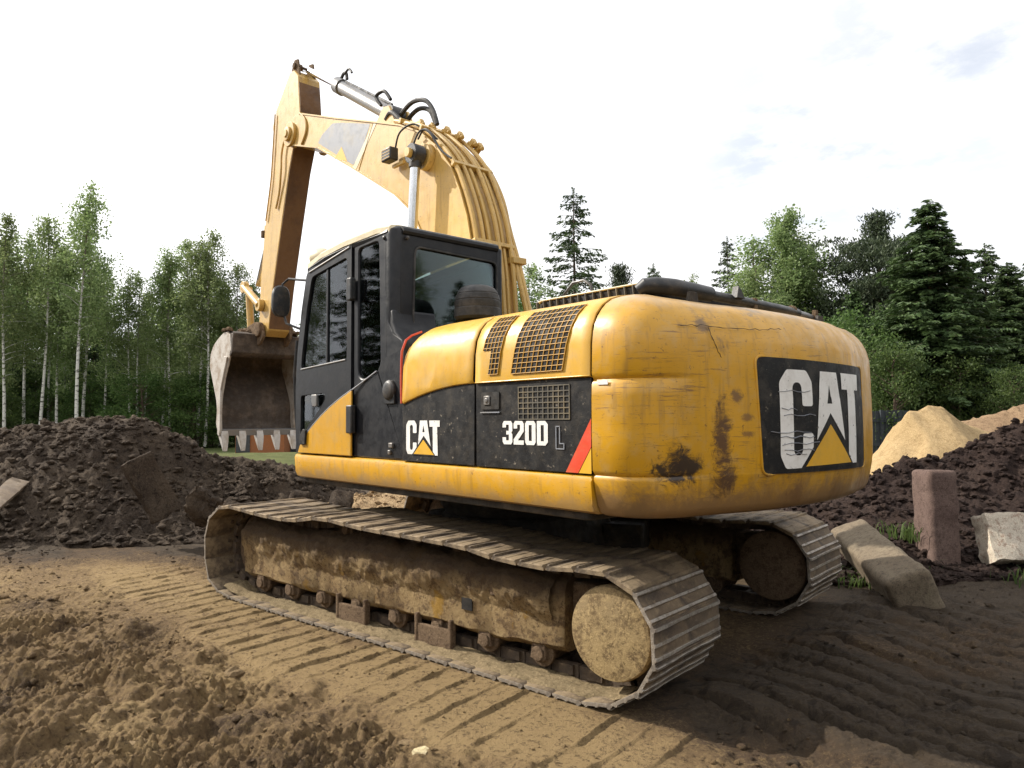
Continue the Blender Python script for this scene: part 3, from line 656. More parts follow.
def track(side):
    yc = TY*side; yo = side
    b = MB()   # the frame beam with sloping top and mud ledge
    sec = lambda x, yw, z0, z1: [(x, yc-yw, z0+.04), (x, yc-yw+.04, z0), (x, yc+yw-.04, z0), (x, yc+yw, z0+.04), (x, yc+yw, z1-.10), (x, yc+yw-.03, z1-.05), (x, yc+.09, z1), (x, yc-.09, z1), (x, yc-yw+.03, z1-.05), (x, yc-yw, z1-.10)]
    xs = [-1.47, -1.44]+list(np.arange(-1.36, 1.95, .055))+[1.98, 2.03, 2.05]; rings = []; rg = random.Random(6)
    for x in xs:
        e = x < -1.46 or x > 2.04; wd = .215 if x < 1.5 else .215-.04*(x-1.5)/.55; r = sec(x, wd-(.012 if e else 0), .125, .585)
        rings.append([(p[0], p[1]+(vnoise(np.array([x*6+j]), np.array([j*3.3]))[0]*.011+rg.uniform(-.003, .003))*(1 if p[1] > yc else -1), p[2]+vnoise(np.array([x*7.]), np.array([j*5.3]))[0]*.014) for j, p in enumerate(r)])
    b.loft(rings)
    fr = b.obj('track_frame', M['frame'], EX, smooth=45)
    # mud lying on the frame and thrown against its side
    nu, nv = 260, 44; U = np.linspace(-1.40, 1.97, nu)[:, None]*np.ones((1, nv)); T = np.linspace(0, 1, nv)[None, :]*np.ones((nu, 1))
    prY = np.interp(T[0], [0, .55, .68, 1], [.222, .222, .19, .06]); prZ = np.interp(T[0], [0, .55, .68, 1], [.17, .48, .54, .60])
    amp = sstep(.0, .35, T)*(.5+.9*fbm(U, T*.6, 2.6, 4)+.25)*(1-.0*T); amp = np.clip(amp, -.6, 1.5)
    off = -.014+.062*amp*(.15+.85*sstep(.2, .5, T))+.022*fbm(U+3, T*.6, 8, 4)*sstep(.15, .4, T)+.010*billow(U, T*.7, 14, 3)*sstep(.05, .2, T)
    Yv = yc+side*(prY[None, :]+off*np.where(T < .6, 1, .5)); Zv = prZ[None, :]+off*np.where(T > .55, .9, .25)
    fast_mesh('caked_mud', np.stack([U, Yv, Zv], -1).reshape(-1, 3), grid_faces(nu, nv), M['frame'], fr)
    # dark pockets and bracket plates of the frame
    b = MB(); b.box((-.72, yc+side*.212, .305), (.09, .03, .075)); b.obj('frame_hole', M['dark'], fr)
    b = MB(); b.box((-1.12, yc+side*.228, .435), (.36, .05, .05), Matrix.Rotation(R(4), 3, 'Y')); b.obj('step', M['roller'], fr, bevel=.008)
    for i in range(8):
        x = -1.28+i*.43; roller((x, yc, .10), .085, .40, fr)
        b = MB()
        b.box((x, yc, .165), (.10, .36, .03))
        for q in (-1, 1): b.box((x, yc+q*.19, .125), (.12, .035, .12), taper=.7); b.disc((x, yc+q*.205, .10), (0, q, 0), [(0, .045), (.012, .045), (.014, .02)], 12)
        b.obj('roller_bracket', M['roller'], fr, bevel=.008)
    for x in (-.55, .65): roller((x, yc, .64), .06, .3, fr, 'carrier_roller')
    for x in (-.42, .45):
        b = MB(); b.box((x, yc+side*.225, .05), (.34, .03, .13)); b.box((x-.16, yc+side*.22, .08), (.03, .05, .2)); b.box((x+.16, yc+side*.22, .08), (.03, .05, .2)); b.obj('track_guard', M['roller'], fr, bevel=.008)
    # idler in front, sprocket and final drive behind
    b = MB(); b.disc((1.98, yc-.1, .345), (0, 1, 0), [(0, .18), (.002, .26), (.03, .28), (.04, .30), (.06, .32), (.14, .32), (.16, .30), (.17, .28), (.198, .26), (.2, .18)], 36); b.obj('idler_wheel', M['roller'], fr)
    b = MB(); yq = yc+side*.03
    out = []
    for k in range(42):
        a = 2*math.pi*k/42; rr_ = (.22, .25, .24)[k % 3] if k % 3 else .215; out.append((-1.83+rr_*math.cos(a), .335+rr_*math.sin(a)))
    b.prism(out, yc-.035, yc+.035, XZ); b.obj('drive_sprocket', M['roller'], fr, bevel=.006)
    b = MB(); b.disc((-1.855, yc-side*.30, .345), (0, side, 0), [(0, .15), (.02, .175), (.2, .18), (.35, .215), (.50, .245), (.60, .252), (.625, .243), (.634, .20), (.638, .05)], 48)
    b.obj('final_drive', M['disc'], fr, smooth=28)
    b = MB(); b.disc((-1.84, yc-side*.10, .335), (0, -side, 0), [(0, .2), (.02, .25), (.18, .272), (.21, .262), (.225, .22), (.228, .05)], 40); b.obj('motor_guard', M['roller'], fr)
    b = MB(); b.box((-1.54, yc, .36), (.20, .22, .34)); b.obj('rear_fork', M['roller'], fr, bevel=.02)
    # mud packed on the inside of the lower run
    nu, nv = 170, 22; U = np.linspace(-1.95, 2.1, nu)[:, None]*np.ones((1, nv)); T = np.linspace(0, 1, nv)[None, :]*np.ones((nu, 1))
    Yv = yc+side*(.10+T*.235+.012*vnoise(U*5, T*2)); Zv = -.028+.028*np.sin(np.clip(T*1.05, 0, 1)*math.pi)**.6+.016*fbm(U, T*.4, 5, 4)+.008*billow(U, T*.4, 16, 2)+.07*sstep(1.8, 2.1, U)+.05*sstep(-1.75, -1.95, U)
    fast_mesh('packed_mud', np.stack([U, Yv, Zv], -1).reshape(-1, 3), grid_faces(nu, nv), M['mudfloor'], fr)
    # shoes
    for i in range(NS):
        p, q = TP[i], TP[(i+1) % NS]; t = (q-p)/np.linalg.norm(q-p); c = (p+q)/2
        o = bpy.data.objects.new('track_shoe', SHM); COL.objects.link(o); o.parent = fr
        # path runs clockwise seen from +y: local x along travel, local z outwards
        tx = Vector((t[0], 0, t[1])); nz = Vector((-t[1], 0, t[0]))*-1
        cen = Vector((0, 0, .33)); 
        if (Vector((c[0], 0, c[1]))-Vector((c[0]*.85, 0, .33))).dot(nz) < 0: nz = -nz
        if nz.z > .9: o.data = SHF
        ty = nz.cross(tx); m = Matrix((tx, ty, nz)).transposed().to_4x4(); m.translation = Vector((c[0]-nz.x*.03, yc, c[1]-nz.z*.03)); o.matrix_world = m
        o.matrix_local = m
    return fr
FR_L = track(1); FR_R = track(-1)
b = MB()   # carbody and slewing ring
b.box((0, 0, .55), (1.3, 1.1, .34), taper=.9)
for sx_ in (-1, 1):
    for sy_ in (-1, 1): b.box((sx_*.62, sy_*.75, .48), (.34, .75, .26), Matrix.Rotation(sx_*sy_*R(24), 3, 'Z'))
b.obj('carbody', M['under'], EX, bevel=.02)
MB().disc((0, 0, .72), (0, 0, 1), [(0, .62), (.06, .66), (.12, .66), (.13, .6), (.25, .6)], 48).obj('slewing_ring', M['under'], EX)
MB().disc((0, 0, .42), (0, 0, 1), [(0, .2), (.1, .22), (.2, .22)], 24).obj('swivel_joint', M['under'], EX)

def smooth_path(P, n=6):
    P = [np.array(p, float) for p in P]; out = []
    for i in range(len(P)-1):
        p0, p1, p2, p3 = P[max(i-1, 0)], P[i], P[i+1], P[min(i+2, len(P)-1)]
        for t in np.linspace(0, 1, n, endpoint=False): out.append(tuple(.5*((2*p1)+(-p0+p2)*t+(2*p0-5*p1+4*p2-p3)*t*t+(-p0+3*p1-3*p2+p3)*t**3)))
    return out+[tuple(P[-1])]
# ---- upper structure, built in the slewed frame
def part(b, name, mat, parent=None, **k):
    """top-level parts of the machine turn with the slew; sub-parts inherit"""
    if parent is None: return b.obj(name, mat, EX, rz=PSI, **k)
    return b.obj(name, mat, parent, **k)
HW = 1.355
# profile of inset against height shared by hood and counterweight
PR = [(1.20, .0), (1.70, .0), (1.88, .006), (1.97, .022), (2.04, .055), (2.09, .10), (2.13, .165), (2.155, .25), (2.17, .36), (2.18, .50), (2.185, .75)]
b = MB()   # deck / main frame
b.prism(rounded([(-2.0, -1.28), (1.40, -1.28), (1.40, 1.28), (-2.0, 1.28)], .05), .94, 1.18, lambda x, y, z: (x, y, z))
deck = part(b, 'upper_frame', M['under'], bevel=.01)
# yellow skirt along the left and right side: lip on top, tucked under at the bottom
for side in (1, -1):
    b = MB(); rings = []
    for x in [1.475, 1.465, 1.40]+list(np.linspace(1.2, -2.0, 9))+[-2.075, -2.083]:
        e = .012 if x in (1.475, -2.083) else 0; fr_ = .05 if x > 1.47 else (.02 if x > 1.45 else 0)
        rings.append([(x, side*y, z) for y, z in ((HW-.16, .985+e), (HW-.06-fr_, .985+e), (HW-.022-fr_, 1.0+e), (HW-.004-fr_, 1.04), (HW+.004-fr_, 1.16), (HW-.004-fr_, 1.182-e), (HW-.03-fr_, 1.193-e), (HW-.16, 1.193-e))])
    b.loft(rings); sk_ = part(b, 'side_skirt', M['yellow_lower'], smooth=30)
b = MB(); b.box((1.43, 0, 1.09), (.08, 2.4, .2)); part(b, 'front_skirt', M['yellow_lower'], bevel=.02)
# engine house core (dark, shows in the seams)
b = MB(); rings = []
for x in (-.31, -.6, -1.6, -2.1):
    k = 1 if x < -.5 else .82; rr_ = [(y, 1.71+(z-.02-1.71)*k if z > 1.71 else z-.01) for z, i in PR for y in (HW-.03-i,)]
    rings.append([(x, y, z) for y, z in [(HW-.03, 1.19)]+rr_]+[(x, -y, z) for y, z in reversed([(HW-.03, 1.19)]+rr_)])
b.loft(rings); core = part(b, 'engine_house', M['dark'])
# hood shells
def hood_ring(x, side, t0=0.0, k=1., out=0.):
    r = []
    for z, i in PR:
        if z < 1.70: continue
        r.append((x, side*(HW-i+out*(1 if z < 2.05 else .4)), 1.71+(z-1.70)*k*(2.185-1.71)/(.485)+(out if z > 2.0 else 0)))
    return r
def khood(x):
    if x < -.66: return 1.
    t = (x+.66)/(.36); return max(.05, 1-.17*t**5)
def hood(x0, x1, name, side, front=False):
    b = MB(); n = 14; O = []
    for i in range(n+1):
        x = x0+(x1-x0)*i/n; r = hood_ring(x, side, k=khood(x))
        if front:      # the lower edge sweeps down towards the cab
            zl = 1.60+.115*(1-((x+1.10)/.80)**2) if x > -1.10 else 1.715
            r = [(x, side*(HW+.0), zl), (x, side*(HW+.004), zl+.02)]+[p for p in r if p[2] > zl+.03]
            r = [(r[0][0], r[0][1]-side*.03, r[0][2]-.004)]+r
            while len(r) < len(PR)+2: r.insert(3, tuple((Vector(r[2])+Vector(r[3]))/2))
            r = r[:len(PR)+2]
        else: r = [(x, side*(HW-.03), 1.706), (x, side*(HW+.004), 1.71)]+r
        O.append(r)
    b.loft(O, cap=False, closed=False)
    o = part(b, name, M['yellow_hood'], smooth=50); m = o.modifiers.new('thick', 'SOLIDIFY'); m.thickness = .012; m.offset = 0
    be = o.modifiers.new('bevel', 'BEVEL'); be.width = .004; be.limit_method = 'ANGLE'; be.angle_limit = R(40)
    return o
hoods = []
for side in (1, -1):
    hoods.append(hood(-.30, -1.098, 'engine_hood', side, True)); hoods.append(hood(-1.122, -2.082, 'rear_hood', side))
hf, hr = hoods[0], hoods[1]
# perforated fields on the hood: dark backing, then a lattice of yellow bars
def hy(z):      # outward position of the hood surface at height z
    zz = [1.70]+[1.71+(a-1.70)*(2.185-1.71)/.485 for a, _ in PR[2:]]; ii = [0]+[i for _, i in PR[2:]]
    return HW-float(np.interp(z, zz, ii))
def hn(z):
    a = Vector((0, hy(z+.01)-hy(z-.01), .02)).normalized(); return Vector((0, a.z, -a.y))
def lattice(xa, xb, za, zb, slant, nx, nz, parent, cells=None):
    dk = MB(); br = MB(); w_ = .0030
    def P(u, v, off):
        z = za+(zb-za)*v; x = xa+(xb-xa)*u-slant*(v-.0); nrm = hn(z); return Vector((x, hy(z), z))+nrm*off
    cells = cells or [(0, 1, 0, 1)]
    for (u0, u1, v0, v1) in cells:
        n = 12
        V0 = [[dk.b.verts.new(P(u0+(u1-u0)*a/2, v0+(v1-v0)*k/n, .0100)) for k in range(n+1)] for a in range(3)]
        for a in range(2):
            for k in range(n): dk.face([V0[a][k], V0[a+1][k], V0[a+1][k+1], V0[a][k+1]])
        for i in range(nx+1):
            u = i/nx
            if u < u0-.01 or u > u1+.01: continue
            br.tube([P(u, v0+(v1-v0)*k/n, .0125) for k in range(n+1)], w_, 6)
        for j in range(nz+1):
            v = j/nz
            if v < v0-.01 or v > v1+.01: continue
            br.tube([P(u0+(u1-u0)*k/4, v, .0125) for k in range(5)], w_*.8, 6)
    d = part(dk, 'vent_backing', M['dark'], parent); part(br, 'vent_grille', M['yellow'], parent)
lattice(-1.175, -1.345, 1.755, 2.105, .06, 5, 11, hr, [(.0, 1, .42, 1), (.45, 1, 0, .42)])
lattice(-1.465, -1.885, 1.75, 2.105, .075, 10, 12, hr)
# black lower side doors
def sd_plate(pts, name, mat, y0=HW-.028, y1=HW-.006, bevel=.004, parent=None, side=1): 
    return part(MB().plate(pts, [], side*y0, side*y1, XZ), name, mat, parent, bevel=bevel)
frontlow = [(-.285, 1.197), (-.285, 1.592)]+[(x, 1.596+.115*(1-((x+1.10)/.80)**2)-.002) for x in (-.4, -.55, -.7, -.85, -1.0)]+[(-1.100, 1.706), (-1.100, 1.197)]
rearlow = [(-1.118, 1.197), (-1.118, 1.704), (-2.082, 1.702), (-2.082, 1.197)]
dl = sd_plate(frontlow, 'side_door', M['black_panel']); dr = sd_plate(rearlow, 'side_door', M['black_panel'])
sd_plate([(-.30, 1.197), (-.30, 1.70), (-2.082, 1.702), (-2.082, 1.197)], 'side_door', M['black_panel'], side=-1)
b = MB(); b.prism([(.0, 1.19), (1.42, 1.19), (1.42, 1.6), (.9, 1.95), (-.30, 1.98), (-.3, 1.19)], -1.34, -.45, XZ); part(b, 'storage_box', M['yellow'], bevel=.04)
# red and yellow corner flash
yd = HW-.0045
part(MB().plate([(-1.893, 1.199), (-2.080, 1.487), (-2.080, 1.34), (-1.985, 1.199)], [], yd, yd+.0012, XZ), 'red_stripe', M['red'], dr)
part(MB().plate([(-1.99, 1.199), (-2.080, 1.333), (-2.080, 1.199)], [], yd, yd+.0014, XZ), 'yellow_corner', M['decal_yellow'], dr)
# red edging where the hood meets the cab
b = MB(); b.tube([(-.288, HW+.004, 1.60), (-.282, HW+.004, 1.75), (-.284, HW+.003, 1.90), (-.288, HW+.002, 1.97), (-.292, HW-.03, 2.05), (-.305, HW-.07, 2.085), (-.33, HW-.14, 2.115)], .0085, 6); part(b, 'red_edging', M['red'], hf)
# ghosted vent in the rear side door
b = MB()
for i in range(11): x = -1.515-i*.041; b.box((x, yd+.001, 1.578), (.007, .004, .19))
for j in range(7): b.box((-1.72, yd+.0015, 1.485+j*.031), (.417, .004, .006))
part(b, 'door_vent', M['screen'], dr)
# lock
b = MB(); b.prism(rounded([(-1.175, 1.545), (-1.175, 1.65), (-1.345, 1.65), (-1.345, 1.545)], .01), yd-.004, yd+.006, XZ)
lk = part(b, 'latch_recess', M['dark'], dr)
b = MB(); b.box((-1.235, yd+.008, 1.6), (.055, .01, .055)); b.disc((-1.235, yd+.012, 1.6), (0, 1, 0), [(0, .016), (.006, .016), (.007, .008)], 14); b.obj('latch', M['steel'], dr, bevel=.003)
b = MB(); b.box((-1.26, yd+.004, 1.527), (.18, .008, .007)); b.obj('latch_lip', M['grey_decal'], dr)
# ---- lettering
GC = [(0, .87), (0, .13), (.07, .0), (.40, 0), (.50, .10), (.50, .35), (.325, .35), (.325, .17), (.29, .13), (.22, .13), (.185, .17), (.185, .83), (.22, .87), (.29, .87), (.325, .83), (.325, .63), (.50, .63), (.50, .88), (.40, 1.0), (.10, 1.0)]
def dig(ch):
    if ch == '3': return [[(0, .72), (0, .88), (.14, 1), (.86, 1), (1, .9), (1, .58), (.90, .5), (1, .42), (1, .1), (.86, 0), (.14, 0), (0, .12), (0, .30), (.36, .30), (.36, .17), (.64, .17), (.64, .42), (.38, .42), (.38, .58), (.64, .58), (.64, .84), (.36, .84), (.36, .72)]]
    if ch == '2': return [[(1, .56), (.42, .18), (1, .18), (1, 0), (0, 0), (0, .22), (.64, .63), (.64, .84), (.36, .84), (.36, .68), (0, .68), (0, .88), (.14, 1), (.86, 1), (1, .88)]]
    if ch == '0': return [[(0, .12), (0, .88), (.14, 1), (.86, 1), (1, .88), (1, .12), (.86, 0), (.14, 0)], [(.36, .17), (.36, .83), (.64, .83), (.64, .17)]]
    if ch == 'D': return [[(0, 0), (0, 1), (.78, 1), (1, .86), (1, .14), (.78, 0)], [(.36, .17), (.36, .83), (.64, .83), (.64, .17)]]
def chamf(pts, r): return rounded(pts, r, 3)
LOGO_A = [[(.415*1.0, 1.0-.0), (.34, .265), (.505, .52), (.71, .255), (.61, 1.0)], [(.512, .84), (.545, .62), (.478, .62)]]
def logo(mp, ht, parent, off, cuts=None):
    """letters C A T over a yellow triangle; unit = letter height, mp(u right, v up, offset)"""
    k = 1.0
    C_ = [(u*1.16, v) for u, v in GC]
    w1 = part(MB().plate(chamf(C_, .035), [], off, None, mp, cuts=cuts), 'lettering', M['white'], parent)
    A_ = [[(.76, 1.0), (.655, .275), (.965, .56), (1.33, .26), (1.145, 1.0)], [(.955, .86), (1.015, .66), (.895, .66)]]
    part(MB().plate(A_[0], [A_[1]], off, None, mp, cuts=cuts), 'lettering', M['white'], parent)
    T_ = [(1.26, 1.0), (1.80, 1.0), (1.80, .82), (1.67, .82), (1.70, .0), (1.45, .0), (1.44, .82), (1.28, .82)]
    part(MB().plate(T_, [], off, None, mp, cuts=cuts), 'lettering', M['white'], parent)
    part(MB().plate([(.955, .545), (.345, .0), (.31, -.02), (1.60, -.02), (1.57, .0)], [], off+.0008, None, mp, cuts=cuts), 'triangle_outline', M['black_panel'], parent)
    part(MB().plate([(.955, .44), (.425, .012), (1.515, .012)], [], off+.0016, None, mp, cuts=cuts), 'triangle', M['decal_yellow'], parent)
hgt = .232
logo(lambda u, v, o: (-.337-u*hgt*.955, yd+o, 1.247+v*hgt), 1, dl, .0015)
x0 = -1.372
for i, ch in enumerate('320D'):
    g = dig(ch); mp = lambda u, v, o, i=i: (x0-i*.099-u*.088, yd+o, 1.338+v*.137)
    part(MB().plate([p for p in g[0]], g[1:], .0015, None, mp), 'lettering', M['white'], dr)
# thin outlined letter L
b = MB()
for c, d in (((-1.822, yd+.002, 1.385), (.006, .002, .12)), ((-1.85, yd+.002, 1.40), (.006, .002, .09)), ((-1.836, yd+.002, 1.445), (.034, .002, .006)), ((-1.85, yd+.002, 1.323), (.06, .002, .006)), ((-1.865, yd+.002, 1.352), (.036, .002, .006)), ((-1.882, yd+.002, 1.337), (.006, .002, .034))): b.box(c, d)
part(b, 'lettering', M['grey_decal'], dr)

# ---- counterweight
half = [(-2.092, 1.355), (-2.17, 1.355), (-2.24, 1.35), (-2.31, 1.33), (-2.37, 1.295), (-2.42, 1.24), (-2.462, 1.17), (-2.495, 1.08), (-2.522, .97), (-2.555, .84), (-2.60, .70), (-2.635, .57), (-2.662, .42), (-2.68, .22), (-2.686, 0)]
PL = np.array(half+[(x, -y) for x, y in reversed(half[:-1])])
# densify
dd = np.r_[0, np.cumsum(np.linalg.norm(np.diff(PL, axis=0), axis=1))]; ss = np.linspace(0, dd[-1], 90); PL = np.stack([np.interp(ss, dd, PL[:, 0]), np.interp(ss, dd, PL[:, 1])], 1)
CWZ = [(.972, .17), (.978, .10), (.995, .062), (1.03, .04), (1.10, .022), (1.170, .008), (1.188, .012), (1.194, .018), (1.202, .010), (1.22, .0), (1.40, -.004), (1.60, -.003), (1.665, 0), (1.682, .012), (1.69, .016), (1.70, .008), (1.72, .0), (1.88, .006), (1.94, .014), (1.985, .028), (2.03, .052), (2.07, .085), (2.10, .118), (2.13, .168), (2.155, .25), (2.17, .36), (2.18, .50)]
def cwpoint(x, y, ins, z):
    k = abs(y)/1.355; side = np.clip(k, 0, 1)
    # creases at the belt only run along the side, the rear stays flush
    return (-2.092+(x+2.092)*(1-ins/.62), y*(1-ins/1.355), z)
b = MB(); rings = []
for z, ins in CWZ:
    r = []
    for x, y in PL:
        i2 = ins
        if 1.6 < z < 1.75: i2 = ins*(1-sstep(-2.44, -2.52, np.array(x))) if y > 0 else 0
        if 1.17 < z < 1.215: i2 = .003+(ins-.003)*(1-sstep(-2.46, -2.54, np.array(x)))*(1 if y > 0 else .2)
        if z > 1.9: zz = z-.035*sstep(-2.2, -2.6, np.array(x))
        else: zz = z
        r.append(cwpoint(x, y, i2, float(zz)))
    rings.append(r)
b.loft(rings); cw = part(b, 'counterweight', M['yellow_cw'], smooth=60)
def cwx(y, z):
    ins = float(np.interp(z, [a for a, _ in CWZ if a > 1.215 or a < 1.17]+[], [min(i, .006) if 1.09 < a < 1.3 else i for a, i in CWZ if a > 1.215 or a < 1.17])); 
    if 1.6 < z < 1.75: ins = 0
    o_ = PL[np.argsort(PL[:, 1])]; xx = float(np.interp(y/(1-ins/1.355), o_[:, 1], o_[:, 0])); return -2.092+(xx+2.092)*(1-ins/.62)
cut = [((k*.06-.9, 0, 0), (1, 0, 0)) for k in range(31)]+[((0, 1.1+k*.06, 0), (0, 1, 0)) for k in range(14)]
pan = rounded([(.605, 1.185), (.640, 1.815), (-.625, 1.805), (-.665, 1.17)], .05, 5)
mpp = lambda y, z, o: (cwx(y, z)-.005-o, y, z)
pn = part(MB().plate(pan, [], 0, None, mpp, cuts=cut), 'emblem_panel', M['black_panel'], cw)
def inset_poly(P, d):
    c = Vector((0.0, 1.5)); return [tuple(c+(Vector(p)-c)*(1+d/(Vector(p)-c).length)) for p in P]
b = MB(); rim = inset_poly(pan, .006); b.tube([mpp(p[0], p[1], -.002) for p in rim+rim[:2]], .007, 6, cap=False); part(b, 'panel_rim', M['yellow_cw'], cw)
s0 = .545
cut2 = [((k*.11, 0, 0), (1, 0, 0)) for k in range(1, 17)]+[((0, k*.12, 0), (0, 1, 0)) for k in range(0, 9)]
logo(lambda u, v, o: mpp(.478-u*s0*.985, 1.207+v*s0, o+.001), 1, pn, .0015, cut2)
b = MB()   # scratches across the panel
rg = random.Random(3)
for k in range(9):
    z = 1.28+rg.random()*.42; y0 = .56-rg.random()*.15; ln = .12+rg.random()*.28
    b.tube([mpp(y0-ln*t/5, z+.006*math.sin(t*2+k), .004) for t in range(6)], .0022, 5)
part(b, 'scratches', M['grey_decal'], pn)
b = MB()
for pth in ([(1.12, 1.955), (.95, 1.965), (.80, 1.955), (.55, 1.965), (.40, 1.975)], [(.93, 1.96), (.90, 1.88), (.86, 1.80)]):
    pp = smooth_path([(a, b_) for a, b_ in pth], 7); b.tube([(cwx(y, z)-.0005, y+rg.uniform(-.006, .006), z+rg.uniform(-.006, .006)) for y, z in pp], [.0008+.0014*abs(math.sin(i*.9)) for i in range(len(pp))], 5)
part(b, 'cracks', M['under'], cw)
b = MB(); b.box((-2.17, 1.358, 1.672), (.07, .004, .022)); part(b, 'tape_scrap', M['white'], cw)
# lifting eyes, top rail and cowl
for y in (.75, -.75):
    b = MB(); b.prism([(-.05, 0), (.05, 0), (.03, .06), (-.03, .06)], -.012, .012, lambda u, v, a, y=y: (-2.3+a, y+u, 2.13+v)); part(b, 'lifting_eye', M['under'], cw, bevel=.004)
b = MB(); ring = [(-2.13, .88), (-2.08, .905), (-1.27, .905), (-1.17, .86), (-1.17, -.2), (-2.13, -.2)]
b.prism(rounded(ring, .05), 2.165, 2.252, XYm); cowl = part(b, 'air_intake_cowl', M['dark'], bevel=.008)
b = MB(); b.prism(rounded([(x+(.012 if x > -1.5 else -.006), y+(.010 if y > 0 else 0)) for x, y in ring], .05), 2.249, 2.260, XYm); b.obj('cowl_lid', M['cream'], cowl, bevel=.005)
b = MB()
for i in range(15):
    x = -1.22-i*.0615; b.box((x, .909, 2.207), (.0065, .024, .084), Matrix.Rotation(R(8), 3, 'Y'))
b.box((-1.66, .914, 2.180), (.90, .012, .010)); b.obj('cowl_louvres', M['screen'], cowl, bevel=.002)
b = MB()   # black padded rail over the rear edge
pth = [(-2.10, .98, 2.20), (-2.13, .96, 2.222), (-2.17, .90, 2.226), (-2.21, .80, 2.222), (-2.235, .65, 2.215), (-2.25, .5, 2.21)]
b.tube(pth, [.030, .045, .050, .050, .048, .044], 14); rl = part(b, 'rear_duct', M['black'])
b = MB(); b.tube([(-2.235, .52, 2.21), (-2.25, .2, 2.205), (-2.25, -.3, 2.20), (-2.245, -.55, 2.195)], .030, 12); b.obj('duct_pipe', M['black'], rl)
b = MB(); b.tube([(-2.245, -.5, 2.196), (-2.24, -.66, 2.19), (-2.235, -.80, 2.18)], .024, 12); b.obj('duct_end', M['steel'], rl)
b = MB()
for y in (.03, -.77): b.box((-2.262, y, 2.185), (.03, .035, .10))
for y in (.49, -.5): b.disc((-2.238, y, 2.207), (0, 1, .0), [(0, .036), (.03, .036)], 14)
b.obj('duct_bracket', M['roller'], rl, bevel=.004)
b = MB(); b.prism([(-.04, 0), (.05, 0), (.03, .07), (.0, .05)], -.02, .02, lambda u, v, a: (-2.28+a, .24+u, 2.21+v)); part(b, 'bracket_fin', M['black'], rl)
b = MB(); b.tube([(-1.10, .62, 2.17), (-1.13, .62, 2.26), (-1.18, .62, 2.34), (-1.26, .62, 2.405), (-1.36, .62, 2.41), (-1.42, .62, 2.37), (-1.44, .62, 2.30), (-1.45, .62, 2.17)], .011, 8); part(b, 'grab_rail', M['black'])
# air pre-cleaner: ribbed rubber dome
b = MB(); cpt = (-.50, .84, 2.13)
b.disc(cpt, (0, 0, 1), [(0, .10), (.08, .10), (.081, .155), (.10, .172), (.16, .172), (.165, .168), (.172, .17), (.215, .17), (.22, .164), (.227, .166), (.262, .160), (.268, .152), (.274, .153), (.30, .138), (.318, .12), (.33, .09), (.335, .04)], 40)
part(b, 'air_precleaner', M['rubber'], smooth=25)
b = MB(); b.disc((-.50, .84, 2.10), (0, 0, 1), [(0, .13), (.05, .13), (.06, .10)], 24); part(b, 'precleaner_neck', M['under'])
b = MB(); b.disc((-.8, -.7, 2.15), (0, 0, 1), [(0, .06), (.35, .06), (.36, .055)], 20); part(b, 'exhaust_pipe', M['steel'])

# ---- cab
CL, CR, CB, RZ = 1.325, .27, -.10, 2.90     # left, right, rear plane, roof underside
cab = empty('cab'); cab.parent = EX; cab.rotation_euler = (0, 0, PSI)
def cp(b, name, mat, **k): return b.obj(name, mat, cab, **k)
# left side: rear quarter (pillar + small window) with flared foot running back to the hood
rq = [(.455, 1.197), (.455, 2.90), (-.02, 2.90), (-.03, 2.40), (-.05, 2.22), (-.12, 2.12), (-.24, 2.06), (-.275, 2.0), (-.275, 1.197)]
w2 = rounded([(.385, 2.825), (.085, 2.835), (.055, 1.90), (.12, 1.83), (.33, 1.80), (.385, 1.84)], .05)
cp(MB().plate(rq, [w2], CL-.05, CL, XZ), 'side_panel', M['cab'], bevel=.012)
cp(MB().plate(inset_ := [(p[0], p[1]) for p in w2], [], CL-.022, CL-.016, XZ), 'quarter_window', M['glass_clear'])
# door
do = [(.475, 1.203), (.475, 2.885), (1.22, 2.80), (1.27, 2.74), (1.36, 2.45), (1.44, 2.05), (1.465, 1.75), (1.455, 1.35), (1.43, 1.203)]
dw = rounded([(.545, 2.79), (1.165, 2.72), (1.255, 2.45), (1.345, 2.05), (1.36, 1.93), (.545, 1.955)], .045)
dlw = rounded([(1.36, 1.70), (.93, 1.71), (.90, 1.66), (1.0, 1.58), (1.22, 1.43), (1.36, 1.30)], .03)
door = cp(MB().plate(do, [dw, dlw], CL-.035, CL+.012, XZ), 'cab_door', M['cab'], bevel=.010)
MB().plate(dw, [], CL-.012, CL-.008, XZ).obj('door_glass', M['glass_clear'], door)
MB().plate(dlw, [], CL-.012, CL-.008, XZ).obj('lower_glass', M['glass_clear'], door)
b = MB(); b.box((.90, CL-.006, 2.35), (.03, .02, .80)); b.obj('sliding_window_bar', M['cab'], door, bevel=.004)
b = MB(); b.tube([(.56, CL+.012, 1.965), (1.355, CL+.012, 1.93)], .008, 6); b.obj('window_strip', M['steel'], door)
b = MB(); b.tube([(.50, CL+.014, 2.86), (1.21, CL+.014, 2.765)], .008, 6); b.obj('drip_strip', M['steel'], door)
cur = [(.44, 1.203), (.44, 1.715), (.62, 1.655), (.80, 1.585), (.95, 1.515), (1.10, 1.435), (1.22, 1.36), (1.33, 1.27), (1.375, 1.203)]
yl = MB().plate(cur, [], CL+.0135, CL+.030, XZ).obj('lower_door_panel', M['yellow'], door, bevel=.006)
b = MB(); b.tube([(p[0], CL+.024, p[1]+.006) for p in cur[1:-1]], .006, 6); b.tube([(.44, CL+.02, 1.72), (.28, CL+.006, 1.785), (.10, CL+.004, 1.85)], .006, 6); b.obj('trim_line', M['grey_decal'], door)
